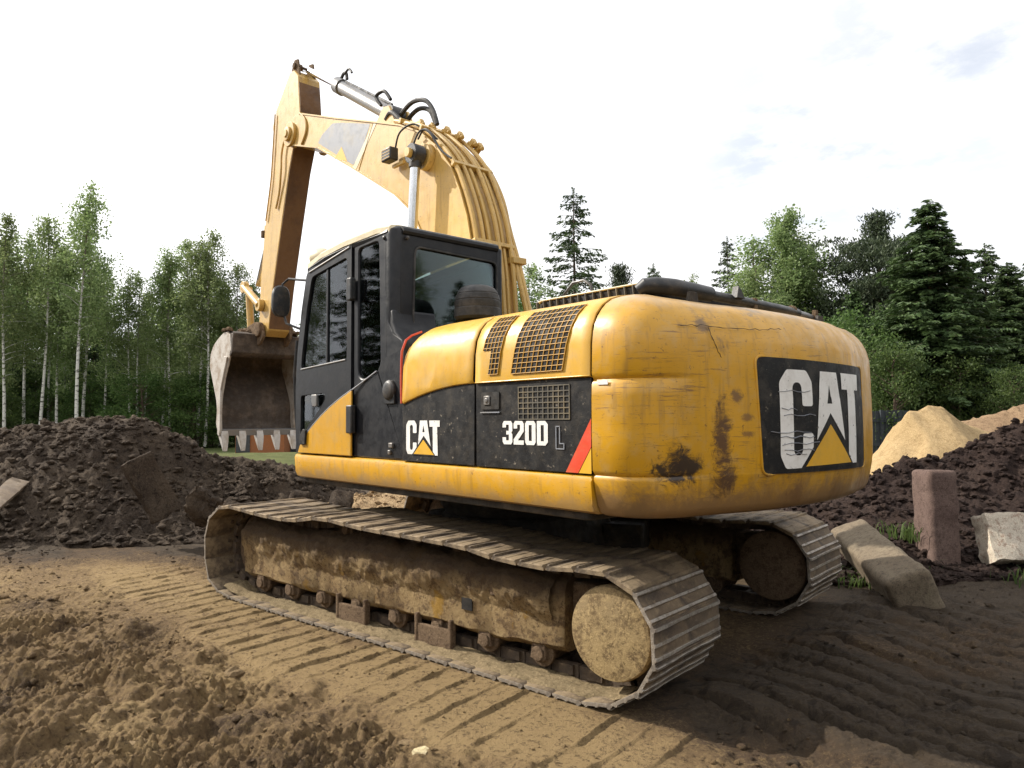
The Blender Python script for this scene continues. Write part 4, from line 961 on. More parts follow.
b = MB(); b.prism(rounded([(.395, 1.38), (.48, 1.38), (.48, 1.60), (.395, 1.60)], .015), CL+.012, CL+.055, XZ); b.obj('door_hinge', M['black'], door, bevel=.008)
b = MB(); b.prism(rounded([(.40, 2.42), (.475, 2.42), (.475, 2.60), (.40, 2.60)], .02), CL+.012, CL+.06, XZ); b.obj('door_hinge', M['black'], door, bevel=.008)
b = MB(); b.prism(rounded([(1.10, 1.60), (1.02, 1.60), (1.02, 1.70), (1.12, 1.70)], .015), CL+.012, CL+.035, XZ); b.obj('door_handle', M['steel'], door, bevel=.006)
b = MB(); b.prism([(1.20, 1.275), (1.30, 1.275), (1.32, 1.33), (1.24, 1.41), (1.19, 1.40)], CL+.031, CL+.05, XZ); b.obj('grip_recess', M['dark'], door, bevel=.006)
b = MB(); b.disc((-.09, CL, 1.70), (0, 1, 0), [(0, .075), (.02, .075), (.035, .06), (.042, .03)], 24); b.prism([(-.165, 1.60), (-.02, 1.60), (-.03, 1.7), (-.155, 1.7)], CL, CL+.018, XZ); cp(b, 'vent_cover', M['black'], bevel=.004)
b = MB(); b.box((-.11, CL+.008, 1.30), (.05, .02, .035)); b.box((-.09, CL+.008, 1.25), (.03, .02, .03)); cp(b, 'side_lock', M['steel'], bevel=.004)
# rear wall with window, rounded corner post
rr = [(CR, 1.9), (CR, RZ), (CL-.07, RZ), (CL-.07, 1.9)]
rw = rounded([(.315, 2.06), (.315, 2.775), (1.12, 2.79), (1.14, 2.20), (1.05, 2.06)], .06)
cp(MB().plate(rr, [rw], CB, CB+.05, YZ), 'rear_wall', M['cab'], bevel=.012)
cp(MB().plate(rw, [], CB+.016, CB+.020, YZ), 'rear_window', M['glass'])
b = MB(); b.tube([(CB-.001, p[0], p[1]) for p in rw+rw[:2]], .009, 6, cap=False); cp(b, 'window_seal', M['rubber'])
b = MB(); rings = []
for z, o_ in ((1.95, 0), (2.86, 0), (2.905, .008), (2.93, .03), (2.94, .05)):
    rings.append([(CB-.001+o_+.075-(.075)*math.cos(a), CL+.001-o_-.075+.075*math.sin(a), z) for a in np.linspace(0, math.pi/2, 7)]+[(.0, CL-.08, z)])
b.loft(rings); cp(b, 'corner_post', M['cab'])
b = MB(); b.box(((CB+.02), CR+.02, 2.4), (.06, .06, 1.0)); cp(b, 'corner_post', M['cab'], bevel=.02)
# flared lower cowl between corner post and hood
b = MB(); rings = []
for z, x, y in ((1.9, -.275, HW-.03), (2.0, -.27, HW-.032), (2.06, -.235, HW-.034), (2.12, -.16, HW-.03), (2.20, -.11, CL-.01), (2.3, -.095, CL-.012)):
    rings.append([(x, y, z), (x, CL-.4, z), (.02, CL-.4, z), (.02, y, z)])
b.loft(rings); cp(b, 'lower_cowl', M['cab'], bevel=.02)
# right wall, front frame, roof, floor
rs = [(-.08, 1.2), (-.08, 2.9), (1.24, 2.80), (1.44, 2.05), (1.465, 1.2)]
cp(MB().plate(rs, [rounded([(.0, 1.95), (.0, 2.8), (1.17, 2.72), (1.34, 2.05), (1.35, 1.95)], .05)], CR, CR+.04, XZ), 'right_wall', M['cab'], bevel=.01)
cp(MB().plate([(.0, 1.95), (.0, 2.8), (1.17, 2.72), (1.34, 2.05), (1.35, 1.95)], [], CR+.016, CR+.02, XZ), 'right_window', M['glass_clear'])
b = MB()
for y in (CR+.03, CL-.04): b.tube([(1.44, y, 1.2), (1.475, y, 1.6), (1.455, y, 2.05), (1.36, y, 2.50), (1.26, y, 2.76), (1.20, y, 2.86)], .034, 8)
b.tube([(1.20, CR+.03, 2.86), (1.20, CL-.04, 2.86)], .035, 8); b.tube([(1.455, CR+.03, 1.95), (1.455, CL-.04, 1.95)], .02, 8); b.box((1.44, (CL+CR)/2, 1.26), (.06, CL-CR, .12))
cp(b, 'front_frame', M['cab'])
b = MB(); b.loft([[(x, y, z) for y in (CR+.05, CL-.06)] for x, z in ((1.45, 1.32), (1.472, 1.6), (1.455, 1.94), (1.36, 2.50), (1.25, 2.8))], cap=False, closed=False); cp(b, 'windscreen', M['glass_clear'])
b = MB(); rings = []
for x, dz, iy in ((CB+.03, -.02, .06), (CB+.05, .025, .03), (.10, .045, .012), (.6, .045, .0), (1.0, .02, .0), (1.25, -.035, .012), (1.33, -.075, .05)):
    z = 2.925+dz*.6-.04*max(0, (x-.3)); rings.append([(x, CR-.01+iy, z-.05), (x, CR+.02+iy, z+.005), (x, CL-.06-iy, z+.005), (x, CL+.004-iy, z-.004), (x, CL+.022-iy, z-.022), (x, CL+.022-iy, z-.062), (x, CL-.03-iy, z-.066)])
b.loft(rings); cp(b, 'roof', M['cream'], smooth=30)
b = MB(); b.tube([(CB+.012, CR+.04, 2.895), (CB+.012, CL-.09, 2.895)], .035, 10); cp(b, 'roof_rail', M['cab'])
b = MB(); b.tube([(-.03, CL-.03, 2.88), (.45, CL-.02, 2.875), (.9, CL-.01, 2.845), (1.24, CL-.02, 2.80)], .034, 8); cp(b, 'roof_rail', M['cab'])
for y, x in ((1.20, CB-.012), (CL-.0, .0)):
    b = MB(); b.disc((x, y, 2.84), (-1, 0, 0) if x < -.05 else (0, 1, 0), [(0, .016), (.012, .014), (.016, .006)], 12); cp(b, 'roof_bolt', M['black'])
b = MB(); b.box((.7, .8, 1.24), (1.5, 1.0, .06)); cp(b, 'cab_floor', M['dark'])
b = MB(); b.box((1.36, 1.12, 2.90), (.06, .06, .12)); b.disc((1.30, 1.12, 2.965), (1, 0, -.05), [(0, .03), (.02, .055), (.08, .085), (.14, .10), (.17, .10), (.175, .09)], 20); cp(b, 'work_lamp', M['cream'], bevel=.015)
b = MB(); b.box((.42, .82, 1.62), (.50, .50, .14)); b.box((.18, .82, 1.98), (.13, .48, .62), Matrix.Rotation(R(-8), 3, 'Y')); b.box((.12, .82, 2.38), (.10, .28, .18)); b.box((.42, .82, 1.42), (.3, .3, .3))
cp(b, 'driver_seat', M['rubber'], bevel=.04)
b = MB()
for y in (.50, 1.12): b.box((.55, y, 1.66), (.5, .12, .3)); b.tube([(.78, y, 1.8), (.80, y, 1.98)], .018, 8); b.disc((.80, y, 1.96), (0, 0, 1), [(0, .02), (.05, .03), (.09, .02)], 10)
cp(b, 'control_console', M['black'], bevel=.02)
b = MB(); b.box((1.25, .55, 2.05), (.04, .22, .16)); b.tube([(1.25, .55, 1.9), (1.35, .5, 1.5)], .012, 6); cp(b, 'monitor', M['black'], bevel=.01)
# mirror in front of the door
b = MB(); b.tube([(1.46, 1.30, 2.30), (1.62, 1.36, 2.36), (1.66, 1.38, 2.50), (1.66, 1.38, 2.72), (1.58, 1.36, 2.76), (1.34, 1.30, 2.72)], .011, 8); mr = part(b, 'mirror_arm', M['black'])
b = MB(); rings = []
for k, (o_, s_) in enumerate(((0, .6), (.006, .92), (.02, 1.0), (.05, .96), (.075, .7), (.085, .3))):
    rings.append([(1.62+o_+.0, 1.40+.085*s_*math.copysign(abs(math.cos(a))**.7, math.cos(a)), 2.56+.145*s_*math.copysign(abs(math.sin(a))**.7, math.sin(a))) for a in np.linspace(0, 2*math.pi, 24, endpoint=False)])
b.loft(rings); b.obj('mirror_housing', M['black'], mr)
b = MB(); b.tube([(1.50, 1.28, 1.22), (1.53, 1.30, 1.5), (1.55, 1.31, 1.9), (1.52, 1.30, 2.2)], .014, 8); part(b, 'hand_rail', M['black'])

# ---- boom
BY = .22
top = [(.20, 1.55), (.26, 2.2), (.30, 2.75), (.35, 3.05), (.41, 3.30), (.51, 3.55), (.65, 3.81), (.88, 4.07), (1.16, 4.29), (1.52, 4.47), (2.11, 4.69), (2.90, 4.98), (3.60, 5.245), (3.84, 5.335)]
bot = [(4.02, 4.97), (3.89, 4.925), (3.32, 4.735), (2.49, 4.275), (1.61, 3.765), (1.28, 3.51), (1.08, 3.2), (.95, 2.8), (.82, 2.3), (.72, 1.9), (.62, 1.55)]
side_ = top+[(4.02, 5.33), (4.16, 5.27), (4.19, 5.12), (4.14, 5.02)]+bot
bm_ = empty('boom'); bm_.parent = EX; bm_.rotation_euler = (0, 0, PSI)
for q in (1, -1): MB().plate(side_, [], q*(BY-.02), q*BY, XZ).obj('boom_side_plate', M['yellow_boom'], bm_, bevel=.005)
def strip(pts, y0, y1, name, mat, parent, th=.018, out=1):
    b = MB(); rings = []
    for i, p in enumerate(pts):
        a = Vector(pts[max(i-1, 0)]); c = Vector(pts[min(i+1, len(pts)-1)]); t = (c-a).normalized(); n_ = Vector((-t.y, t.x))*th*out
        q = Vector(p); rings.append([(q.x, y0, q.y), (q.x, y1, q.y), (q.x+n_.x, y1, q.y+n_.y), (q.x+n_.x, y0, q.y+n_.y)])
    b.loft(rings); return part(b, name, mat, parent)
strip(top, -BY-.012, BY+.012, 'boom_top_plate', M['yellow_boom'], bm_, .016, -1)
strip(bot[::-1], -BY-.012, BY+.012, 'boom_bottom_plate', M['yellow_boom'], bm_, .016, 1)
b = MB()   # nose collar with pin
for y in (BY, -BY-.04): b.disc((4.06, y, 5.12), (0, 1, 0), [(0, .155), (.04, .155)], 32)
b.disc((4.06, -.31, 5.12), (0, 1, 0), [(0, .05), (.62, .05)], 20)
for y in (BY+.042, -BY-.08): b.disc((4.06, y, 5.12), (0, 1, 0), [(0, .095), (.03, .09), (.035, .05)], 24)
b.obj('boom_nose_boss', M['yellow_boom'], bm_, bevel=.006)
b = MB(); b.tube(smooth_path([(3.80, BY+.012, 5.32), (3.64, BY+.012, 5.18), (3.62, BY+.012, 5.03), (3.74, BY+.012, 4.9)]), .012, 8); b.tube([(2.03, BY+.002, 4.66), (2.35, BY+.002, 4.20)], .004, 6); b.obj('weld_bead', M['yellow_boom'], bm_)
lg = rounded([(3.32, 4.80), (3.20, 4.87), (2.95, 4.925), (2.72, 4.86), (2.10, 4.655), (2.28, 4.42), (2.46, 4.30)], .03)
ld = part(MB().plate(lg, [], BY+.0015, None, XZ), 'boom_decal', M['grey_decal'], bm_)
part(MB().plate([(2.73, 4.585), (2.90, 4.49), (2.60, 4.385)], [], BY+.003, None, XZ), 'warning_triangle', M['decal_yellow'], bm_)
part(MB().plate([(2.40, 4.235), (2.47, 4.28), (2.03, 4.65), (1.96, 4.63)], [], BY+.0025, None, XZ), 'pale_stripe', M['cream'], bm_)
b = MB(); b.box((1.55, BY+.10, 4.135), (.17, .10, .13)); wl = part(b, 'boom_lamp', M['black'], bm_, bevel=.012)
b = MB()
for k in range(4): b.box((1.55, BY+.151, 4.09+k*.03), (.15, .004, .006))
b.box((1.46, BY+.05, 4.03), (.2, .03, .03)); b.obj('lamp_bracket', M['yellow_boom'], bm_)
# lift cylinders
for sd__ in (1, -1):
    y = sd__*.36
    b = MB(); b.tube([(1.16, y, 2.3), (1.03, y, 3.93)], .048, 18); cy = part(b, 'lift_cylinder_rod', M['chrome'])
    b = MB(); b.disc((1.03, y-.06, 3.99), (0, 1, 0), [(0, .095), (.12, .095)], 24); b.tube([(1.035, y, 3.86), (1.03, y, 3.93)], .062, 14); b.obj('rod_eye', M['black'], cy, bevel=.006)
    b = MB(); b.tube([(1.26, y, 1.1), (1.16, y, 2.35)], .085, 20); b.obj('cylinder_barrel', M['yellow_boom'], cy)
b = MB(); b.disc((1.03, -.46, 3.99), (0, 1, 0), [(0, .045), (.92, .045)], 16); b.disc((1.03, .22, 3.99), (0, 1, 0), [(0, .13), (.06, .12)], 24); b.obj('cylinder_pin', M['yellow_boom'], bm_, bevel=.004)
# pipes running over the back of the boom
def offpath(pts, off, y, a=0, z=None): 
    out = []; P = smooth_path(pts, 4)
    for i, p in enumerate(P):
        q0 = Vector(P[max(i-1, 0)]); q1 = Vector(P[min(i+1, len(P)-1)]); t = (q1-q0).normalized(); out.append((p[0]-t.y*off, y, p[1]+t.x*off))
    return out[a:z]
for i, y in enumerate((.19, .12, .04, -.05, -.12, -.19)):
    b = MB(); b.tube(offpath(top[1:11], .026+.018*(i % 2), y, 0, -3), .019 if i in (1, 4) else .023, 8); part(b, 'hydraulic_pipe', M['yellow_boom'], bm_)
for k, (t_, ln) in enumerate(((3, .2), (6, .2), (8, .22), (9, .2))):
    x, z = top[t_]; q = Vector(top[t_+1])-Vector(top[t_-1]); a = math.atan2(q.y, q.x)
    b = MB(); b.box((x-math.sin(a)*.035, 0, z+math.cos(a)*.035), (.04, .46, .055), Matrix.Rotation(-a, 3, 'Y')); part(b, 'pipe_clamp', M['yellow_boom'], bm_, bevel=.006)
b = MB(); b.box((.28, -.25, 2.93), (.09, .16, .06)); part(b, 'pipe_bracket', M['yellow_boom'], bm_, bevel=.006)
for k, yy in enumerate((-.235, -.275)):
    b = MB(); b.tube(smooth_path([(.95, yy, 4.08), (.72, yy, 3.90), (.52, yy, 3.58), (.41, yy, 3.25), (.28, yy, 2.9), (.12, yy, 2.4), (.0, yy, 2.15)]), .024, 8); part(b, 'hydraulic_pipe', M['yellow_boom'], bm_)
# black hoses looping over the boom crown
hs = [[(1.90, .02, 4.66), (1.76, .02, 4.74), (1.58, .02, 4.78), (1.38, .01, 4.73), (1.26, .0, 4.60), (1.18, .0, 4.42)], [(1.86, -.05, 4.62), (1.72, -.05, 4.70), (1.56, -.05, 4.72), (1.38, -.05, 4.64), (1.27, -.05, 4.46)],
      [(1.95, .12, 4.68), (1.84, .13, 4.72), (1.72, .13, 4.64), (1.62, .12, 4.55)]]
for h_ in hs: part(MB().tube(smooth_path(h_), .024, 8), 'hydraulic_hose', M['rubber'], bm_)
for h_ in ([(1.52, BY+.06, 4.17), (1.42, BY+.07, 4.33), (1.25, BY+.03, 4.38), (1.12, BY-.02, 4.30)], [(1.12, BY+.12, 4.08), (1.02, BY+.10, 4.22), (.9, BY+.07, 4.18), (.75, BY+.05, 3.98), (.6, BY+.04, 3.86)], [(1.15, BY+.03, 4.2), (1.0, BY+.05, 4.25), (.82, BY+.04, 4.1)]):
    part(MB().tube(smooth_path(h_), .010, 6), 'lamp_cable', M['rubber'], bm_)
b = MB()
for x, z, y in ((1.26, 4.40, .02), (1.34, 4.44, .1), (1.12, 4.34, -.06), (1.0, 4.27, -.13), (.88, 4.18, -.20), (.84, 4.14, -.25)): b.box((x, y, z), (.11, .05, .06), Matrix.Rotation(R(34), 3, 'Y')); b.tube([(x+.05, y, z+.03), (x-.07, y, z-.02)], .024, 8)
part(b, 'hose_coupling', M['yellow_boom'], bm_, bevel=.008)
# ---- stick cylinder
b = MB(); b.tube([(4.17, 0, 6.10), (3.10, 0, 5.46)], .042, 16); sc_ = part(b, 'stick_cylinder_rod', M['chrome'])
b = MB(); b.tube([(3.20, 0, 5.52), (2.02, 0, 4.79)], .082, 22); b.tube([(3.24, 0, 5.545), (3.12, 0, 5.47)], .098, 22); b.obj('cylinder_barrel', M['steel'], sc_)
b = MB(); b.disc((1.97, -.08, 4.76), (0, 1, 0), [(0, .10), (.16, .10)], 20); b.obj('cylinder_eye', M['black'], sc_)
b = MB()
b.tube([(3.10, .0, 5.55), (2.02, .0, 4.90)], .016, 8); b.tube(smooth_path([(3.16, .0, 5.60), (3.10, 0, 5.64), (3.04, 0, 5.62), (3.02, 0, 5.54)]), .02, 8); b.tube(smooth_path([(3.02, .03, 5.60), (2.92, .03, 5.62), (2.85, .03, 5.55)]), .014, 8)
b.tube(smooth_path([(2.08, .1, 4.88), (2.15, .12, 5.0), (2.02, .1, 5.02), (1.92, .08, 4.9)]), .02, 8); b.obj('cylinder_line', M['rubber'], sc_)
for q in (-1, 1):
    b = MB(); b.prism([(2.16, 4.68), (1.70, 4.50), (1.88, 4.81), (2.0, 4.83)], q*.10, q*.13, XZ); part(b, 'cylinder_bracket', M['yellow_boom'], bm_, bevel=.004)
# ---- stick
SY = .15
stk = [(4.02, 5.90), (4.15, 6.02), (4.28, 6.03), (4.40, 5.92), (4.70, 5.66), (4.80, 5.08), (4.86, 4.66), (5.04, 4.06), (5.15, 3.4), (5.19, 2.83), (5.12, 2.66), (4.99, 2.62), (4.87, 2.70), (4.74, 3.25), (4.53, 3.93), (4.27, 4.74), (4.05, 5.20), (3.96, 5.40), (4.0, 5.70)]
b = MB(); b.plate(stk, [], -SY, SY, XZ); st = part(b, 'stick', M['yellow_boom'], bevel=.012)
strip([(4.13, 5.99), (4.03, 5.88), (4.0, 5.70), (3.965, 5.42), (4.055, 5.21), (4.27, 4.74), (4.53, 3.93), (4.74, 3.25), (4.87, 2.72)], -SY+.006, SY-.006, 'stick_underside', dusty('shaded_brown_plate', (.16, .08, .03), (.08, .04, .02), .6, .6, scale=3), st, .008, -1)  # brown sheet on the underside, its shade painted into the colour
b = MB()
for q in (-1, 1): b.prism([(4.06, 5.92), (4.22, 5.85), (4.30, 6.08), (4.22, 6.19), (4.12, 6.17)], q*.09, q*.115, XZ)
b.disc((4.19, -.14, 6.10), (0, 1, 0), [(0, .04), (.28, .04)], 14); b.obj('rod_bracket', M['roller'], st, bevel=.004)
b = MB(); b.disc((4.06, SY, 5.12), (0, 1, 0), [(0, .15), (.04, .15)], 28); b.obj('pivot_boss', M['yellow_boom'], st)
b = MB()
b.tube(smooth_path([(4.32, SY+.03, 5.2), (4.42, SY+.035, 5.0), (4.44, SY+.035, 4.75), (4.52, SY+.02, 4.5), (4.62, SY+.02, 4.3)]), .014, 8)
b.tube(smooth_path([(4.68, SY+.02, 5.6), (4.74, SY+.02, 5.1), (4.80, SY+.02, 4.7), (4.95, SY+.02, 4.2)]), .010, 8); b.obj('stick_hose', M['yellow_boom'], st)
# bucket cylinder on the front of the stick
b = MB(); b.tube([(4.86, 0, 5.45), (5.18, 0, 4.15)], .075, 18); b.disc((4.82, -.1, 5.5), (0, 1, 0), [(0, .09), (.2, .09)], 18); b.tube([(5.17, 0, 4.2), (5.20, 0, 4.05)], .09, 18); bc = part(b, 'bucket_cylinder', M['yellow_boom'])
b = MB(); b.tube([(5.18, 0, 4.15), (5.60, 0, 3.42)], .045, 14); b.obj('cylinder_rod', M['chrome'], bc)
b = MB(); b.box((5.09, .02, 4.05), (.06, .3, .10)); b.obj('hose_clip', M['roller'], bc, bevel=.01)
for q in (-1, 1):
    b = MB(); b.tube([(5.62, q*.19, 3.38), (5.08, q*.19, 3.06)], .055, 12); b.disc((5.62, q*.19-.035, 3.38), (0, 1, 0), [(0, .085), (.07, .085)], 20); b.disc((5.08, q*.19-.035, 3.06), (0, 1, 0), [(0, .085), (.07, .085)], 20); part(b, 'bucket_link', M['yellow_boom'], bevel=.004)
    b = MB(); b.tube([(5.62, q*.13, 3.38), (5.50, q*.13, 2.66)], .05, 12); part(b, 'power_link', M['yellow_boom'])
# ---- bucket, mouth towards the machine
WB = .54
# closed side outline: mouth edge on the machine's side, curved back on the far side
mouth = [(5.13, 2.62), (5.14, 2.50), (5.22, 2.32), (5.38, 2.08), (5.50, 1.80), (5.52, 1.50), (5.50, 1.33)]
back = [(5.60, 1.30), (5.70, 1.44), (5.66, 1.60), (5.70, 1.78), (5.84, 2.02), (5.97, 2.25), (5.95, 2.42), (5.82, 2.55), (5.60, 2.64), (5.40, 2.70)]
prof = mouth+back
# visible outer plate bulges along its rear edge as photographed
bp = rounded(prof, .06, 3)
b = MB()
bk = empty('bucket'); bk.parent = EX; bk.rotation_euler = (0, 0, PSI)
for q in (1, -1): MB().plate(bp, [], q*(WB-.022), q*WB, XZ).obj('side_plate', M['bucket_out'], bk, bevel=.006)
bkp = smooth_path([(5.13, 2.62), (5.40, 2.715), (5.62, 2.63), (5.81, 2.54), (5.94, 2.41), (5.96, 2.25), (5.83, 2.02), (5.69, 1.78), (5.65, 1.62), (5.65, 1.46), (5.60, 1.34), (5.50, 1.33)], 5)
b = MB(); rings = []
for i, p in enumerate(bkp):
    q = Vector(bkp[min(i+1, len(bkp)-1)])-Vector(bkp[max(i-1, 0)]); q.normalize(); n_ = Vector((-q.y, q.x))*.022
    rings.append([(p[0], -WB+.02, p[1]), (p[0], WB-.02, p[1]), (p[0]-n_.x, WB-.02, p[1]-n_.y), (p[0]-n_.x, -WB+.02, p[1]-n_.y)])
b.loft(rings); b.obj('bucket_shell', M['bucket_in'], bk)
b = MB(); b.prism([(5.10, 2.66), (5.12, 2.40), (5.17, 2.36), (5.22, 2.66)], -WB, WB, XZ); b.prism([(5.14, 2.42), (5.17, 2.36), (5.24, 2.34), (5.22, 2.44)], -WB, WB, XZ); b.obj('bucket_crossbeam', M['bucket_in'], bk, bevel=.012)
b = MB()
for q in (1, -1): b.prism([(5.47, 1.9), (5.54, 1.88), (5.56, 1.3), (5.50, 1.26), (5.46, 1.35)], q*WB, q*(WB+.03), XZ); b.prism([(5.25, 2.34), (5.36, 2.36), (5.56, 2.02), (5.50, 1.86), (5.42, 2.02)], q*WB, q*(WB+.025), XZ)
b.obj('side_cutter', M['bucket_out'], bk, bevel=.008)
b = MB(); b.prism([(5.485, 1.36), (5.62, 1.37), (5.60, 1.33), (5.49, 1.27)], -WB-.01, WB+.01, XZ); b.obj('cutting_edge', M['steel'], bk, bevel=.006)
for k in range(5):
    y = -WB+.045+(2*WB-.09)*k/4; b = MB()
    b.loft([[(x, y-w_, z), (x, y+w_, z), (x+t_, y+w_, z), (x+t_, y-w_, z)] for x, z, w_, t_ in ((5.48, 1.34, .045, .12), (5.462, 1.27, .050, .12), (5.45, 1.18, .042, .085), (5.44, 1.06, .026, .03))])
    b.obj('bucket_tooth', M['tooth'], bk, bevel=.006)
for q in (-1, 1):
    b = MB(); b.prism(rounded([(4.90, 2.62), (4.98, 2.80), (5.16, 2.84), (5.45, 2.80), (5.58, 2.76), (5.75, 2.62), (5.3, 2.55), (5.05, 2.50)], .05), q*.17, q*.21, XZ); b.disc((5.05, q*.17, 2.72), (0, q, 0), [(0, .10), (.07, .10), (.08, .06)], 20); b.disc((5.50, q*.17, 2.70), (0, q, 0), [(0, .08), (.07, .08), (.08, .05)], 20)
    b.obj('bucket_ear', M['roller'], bk, bevel=.01)
b = MB(); rg = random.Random(5)
for k in range(26):
    y = -.4+.95*rg.random(); x = 5.12+.35*rg.random(); r_ = .03+.05*rg.random(); b.disc((x, y, 2.68+.03*rg.random()), (rg.random()-.5, rg.random()-.5, 1), [(0, r_), (r_*.5, r_*.9), (r_*.9, r_*.5)], 7)
cdo = b.obj('caked_dirt', M['roller'], bk, smooth=0); cdo['kind'] = 'stuff'

# ---------------------------------------------------------------- trees
def leafmat(name, c1, c2, trans=.35):
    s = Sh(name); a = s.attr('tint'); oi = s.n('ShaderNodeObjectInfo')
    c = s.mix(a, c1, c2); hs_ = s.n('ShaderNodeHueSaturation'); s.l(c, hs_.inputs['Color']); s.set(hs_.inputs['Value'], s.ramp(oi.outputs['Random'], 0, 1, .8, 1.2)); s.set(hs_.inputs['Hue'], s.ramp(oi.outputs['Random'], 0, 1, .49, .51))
    d = s.n('ShaderNodeBsdfPrincipled'); s.l(hs_.outputs[0], d.inputs['Base Color']); d.inputs['Roughness'].default_value = .6; d.inputs['Specular IOR Level'].default_value = .3
    t = s.n('ShaderNodeBsdfTranslucent'); s.l(hs_.outputs[0], t.inputs[0]); m = s.n('ShaderNodeMixShader'); m.inputs[0].default_value = trans
    s.l(d.outputs[0], m.inputs[1]); s.l(t.outputs[0], m.inputs[2]); s.l(m.outputs[0], s.o.inputs[0]); return s.m
M['birch_leaf'] = leafmat('birch_leaves', (.12, .175, .06), (.25, .31, .13), .5)
M['bush_leaf'] = leafmat('bush_leaves', (.045, .085, .022), (.12, .18, .05), .45)
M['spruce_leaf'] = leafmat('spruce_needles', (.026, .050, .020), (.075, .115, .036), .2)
M['pine_leaf'] = leafmat('pine_needles', (.036, .056, .030), (.085, .115, .055), .2)
def mk_birchbark():
    s = Sh('birch_bark'); c = s.mix(s.ramp(s.noise(3, 5, .7, 0, stretch=(1, 1, 3)), .52, .62), (.62, .60, .56), (.05, .045, .04))
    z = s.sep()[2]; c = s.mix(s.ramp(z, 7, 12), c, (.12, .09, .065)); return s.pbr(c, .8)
M['birch_bark'] = mk_birchbark()
M['bark'] = dusty('conifer_bark', (.10, .07, .05), (.17, .12, .09), .5, .9, bmp=.5)
def quads(C_, sx_, sy_, rng, up=None, tint=None):
    """leaf quads: centres, half sizes; random turn, optionally drooping along direction up"""
    n = len(C_); a = rng.normal(size=(n, 3)); a /= np.linalg.norm(a, axis=1)[:, None]
    if up is not None: a = up+a*.35; a /= np.linalg.norm(a, axis=1)[:, None]
    b_ = rng.normal(size=(n, 3)); b_ -= (b_*a).sum(1)[:, None]*a; b_ /= np.linalg.norm(b_, axis=1)[:, None]
    sx_ = np.broadcast_to(sx_, n)[:, None]; sy_ = np.broadcast_to(sy_, n)[:, None]
    v = np.stack([C_-a*sx_, C_+b_*sy_*.9-a*sx_*.1, C_+a*sx_, C_-b_*sy_+a*sx_*.15], 1).reshape(-1, 3)
    t = np.repeat(rng.random(n) if tint is None else tint, 4); return v, t
def leaf_obj(name, v, t, mat):
    return fast_mesh(name, v, np.arange(len(v)).reshape(-1, 4), mat, attrs={'tint': t}, smooth=False)
def birch(seed, Ht, cr, nleaf=5200, base=.35):
    rng = np.random.default_rng(seed); b = MB(); bend = rng.normal(size=2)*.18
    def tr(t): return np.array([bend[0]*t*t+.12*math.sin(t*5+seed), bend[1]*t*t+.1*math.cos(t*4+seed)-.1, t*Ht])
    b.tube([tr(t) for t in np.linspace(0, 1, 14)], [max(.012, .105*(1-t)**.8+.008) for t in np.linspace(0, 1, 14)], 8)
    C_ = []
    nb = 34
    for i in range(nb):
        t = base+(1-base)*(i/nb)**.85; p = tr(t); az_ = rng.uniform(0, 6.28); ln = cr*(1.0-.88*((t-base)/(1-base))**2.2)*rng.uniform(.55, 1.15); ln *= min(1, (t-base)*7+.35)
        el = rng.uniform(.3, .9); dr = np.array([math.cos(az_)*math.cos(el), math.sin(az_)*math.cos(el), math.sin(el)])
        pts = [p+dr*ln*s_-np.array([0, 0, .30*ln*s_*s_]) for s_ in np.linspace(0, 1, 6)]
        b.tube(pts, [.03*(1-t)+.012, .02, .014, .01, .008, .004], 4, cap=False)
        k = int(nleaf/nb*(.5+ln/cr)); s_ = rng.random(k)**.7; idx = s_*5; i0 = np.minimum(idx.astype(int), 4); P_ = np.array(pts)
        q = P_[i0]*(1-(idx-i0))[:, None]+P_[i0+1]*(idx-i0)[:, None]
        ncl = max(3, k//20); cl = rng.normal(size=(ncl, 3))*np.array([.42, .42, .38])*(.5+.5*ln/cr); q = q+cl[rng.integers(0, ncl, k)]+rng.normal(size=(k, 3))*np.array([.13, .13, .17]); q[:, 2] -= np.abs(rng.normal(size=k))*.42*s_; C_.append(q)
    C_ = np.concatenate(C_); v, t = quads(C_, rng.uniform(.055, .11, len(C_)), rng.uniform(.04, .08, len(C_)), rng)
    return b, v, t
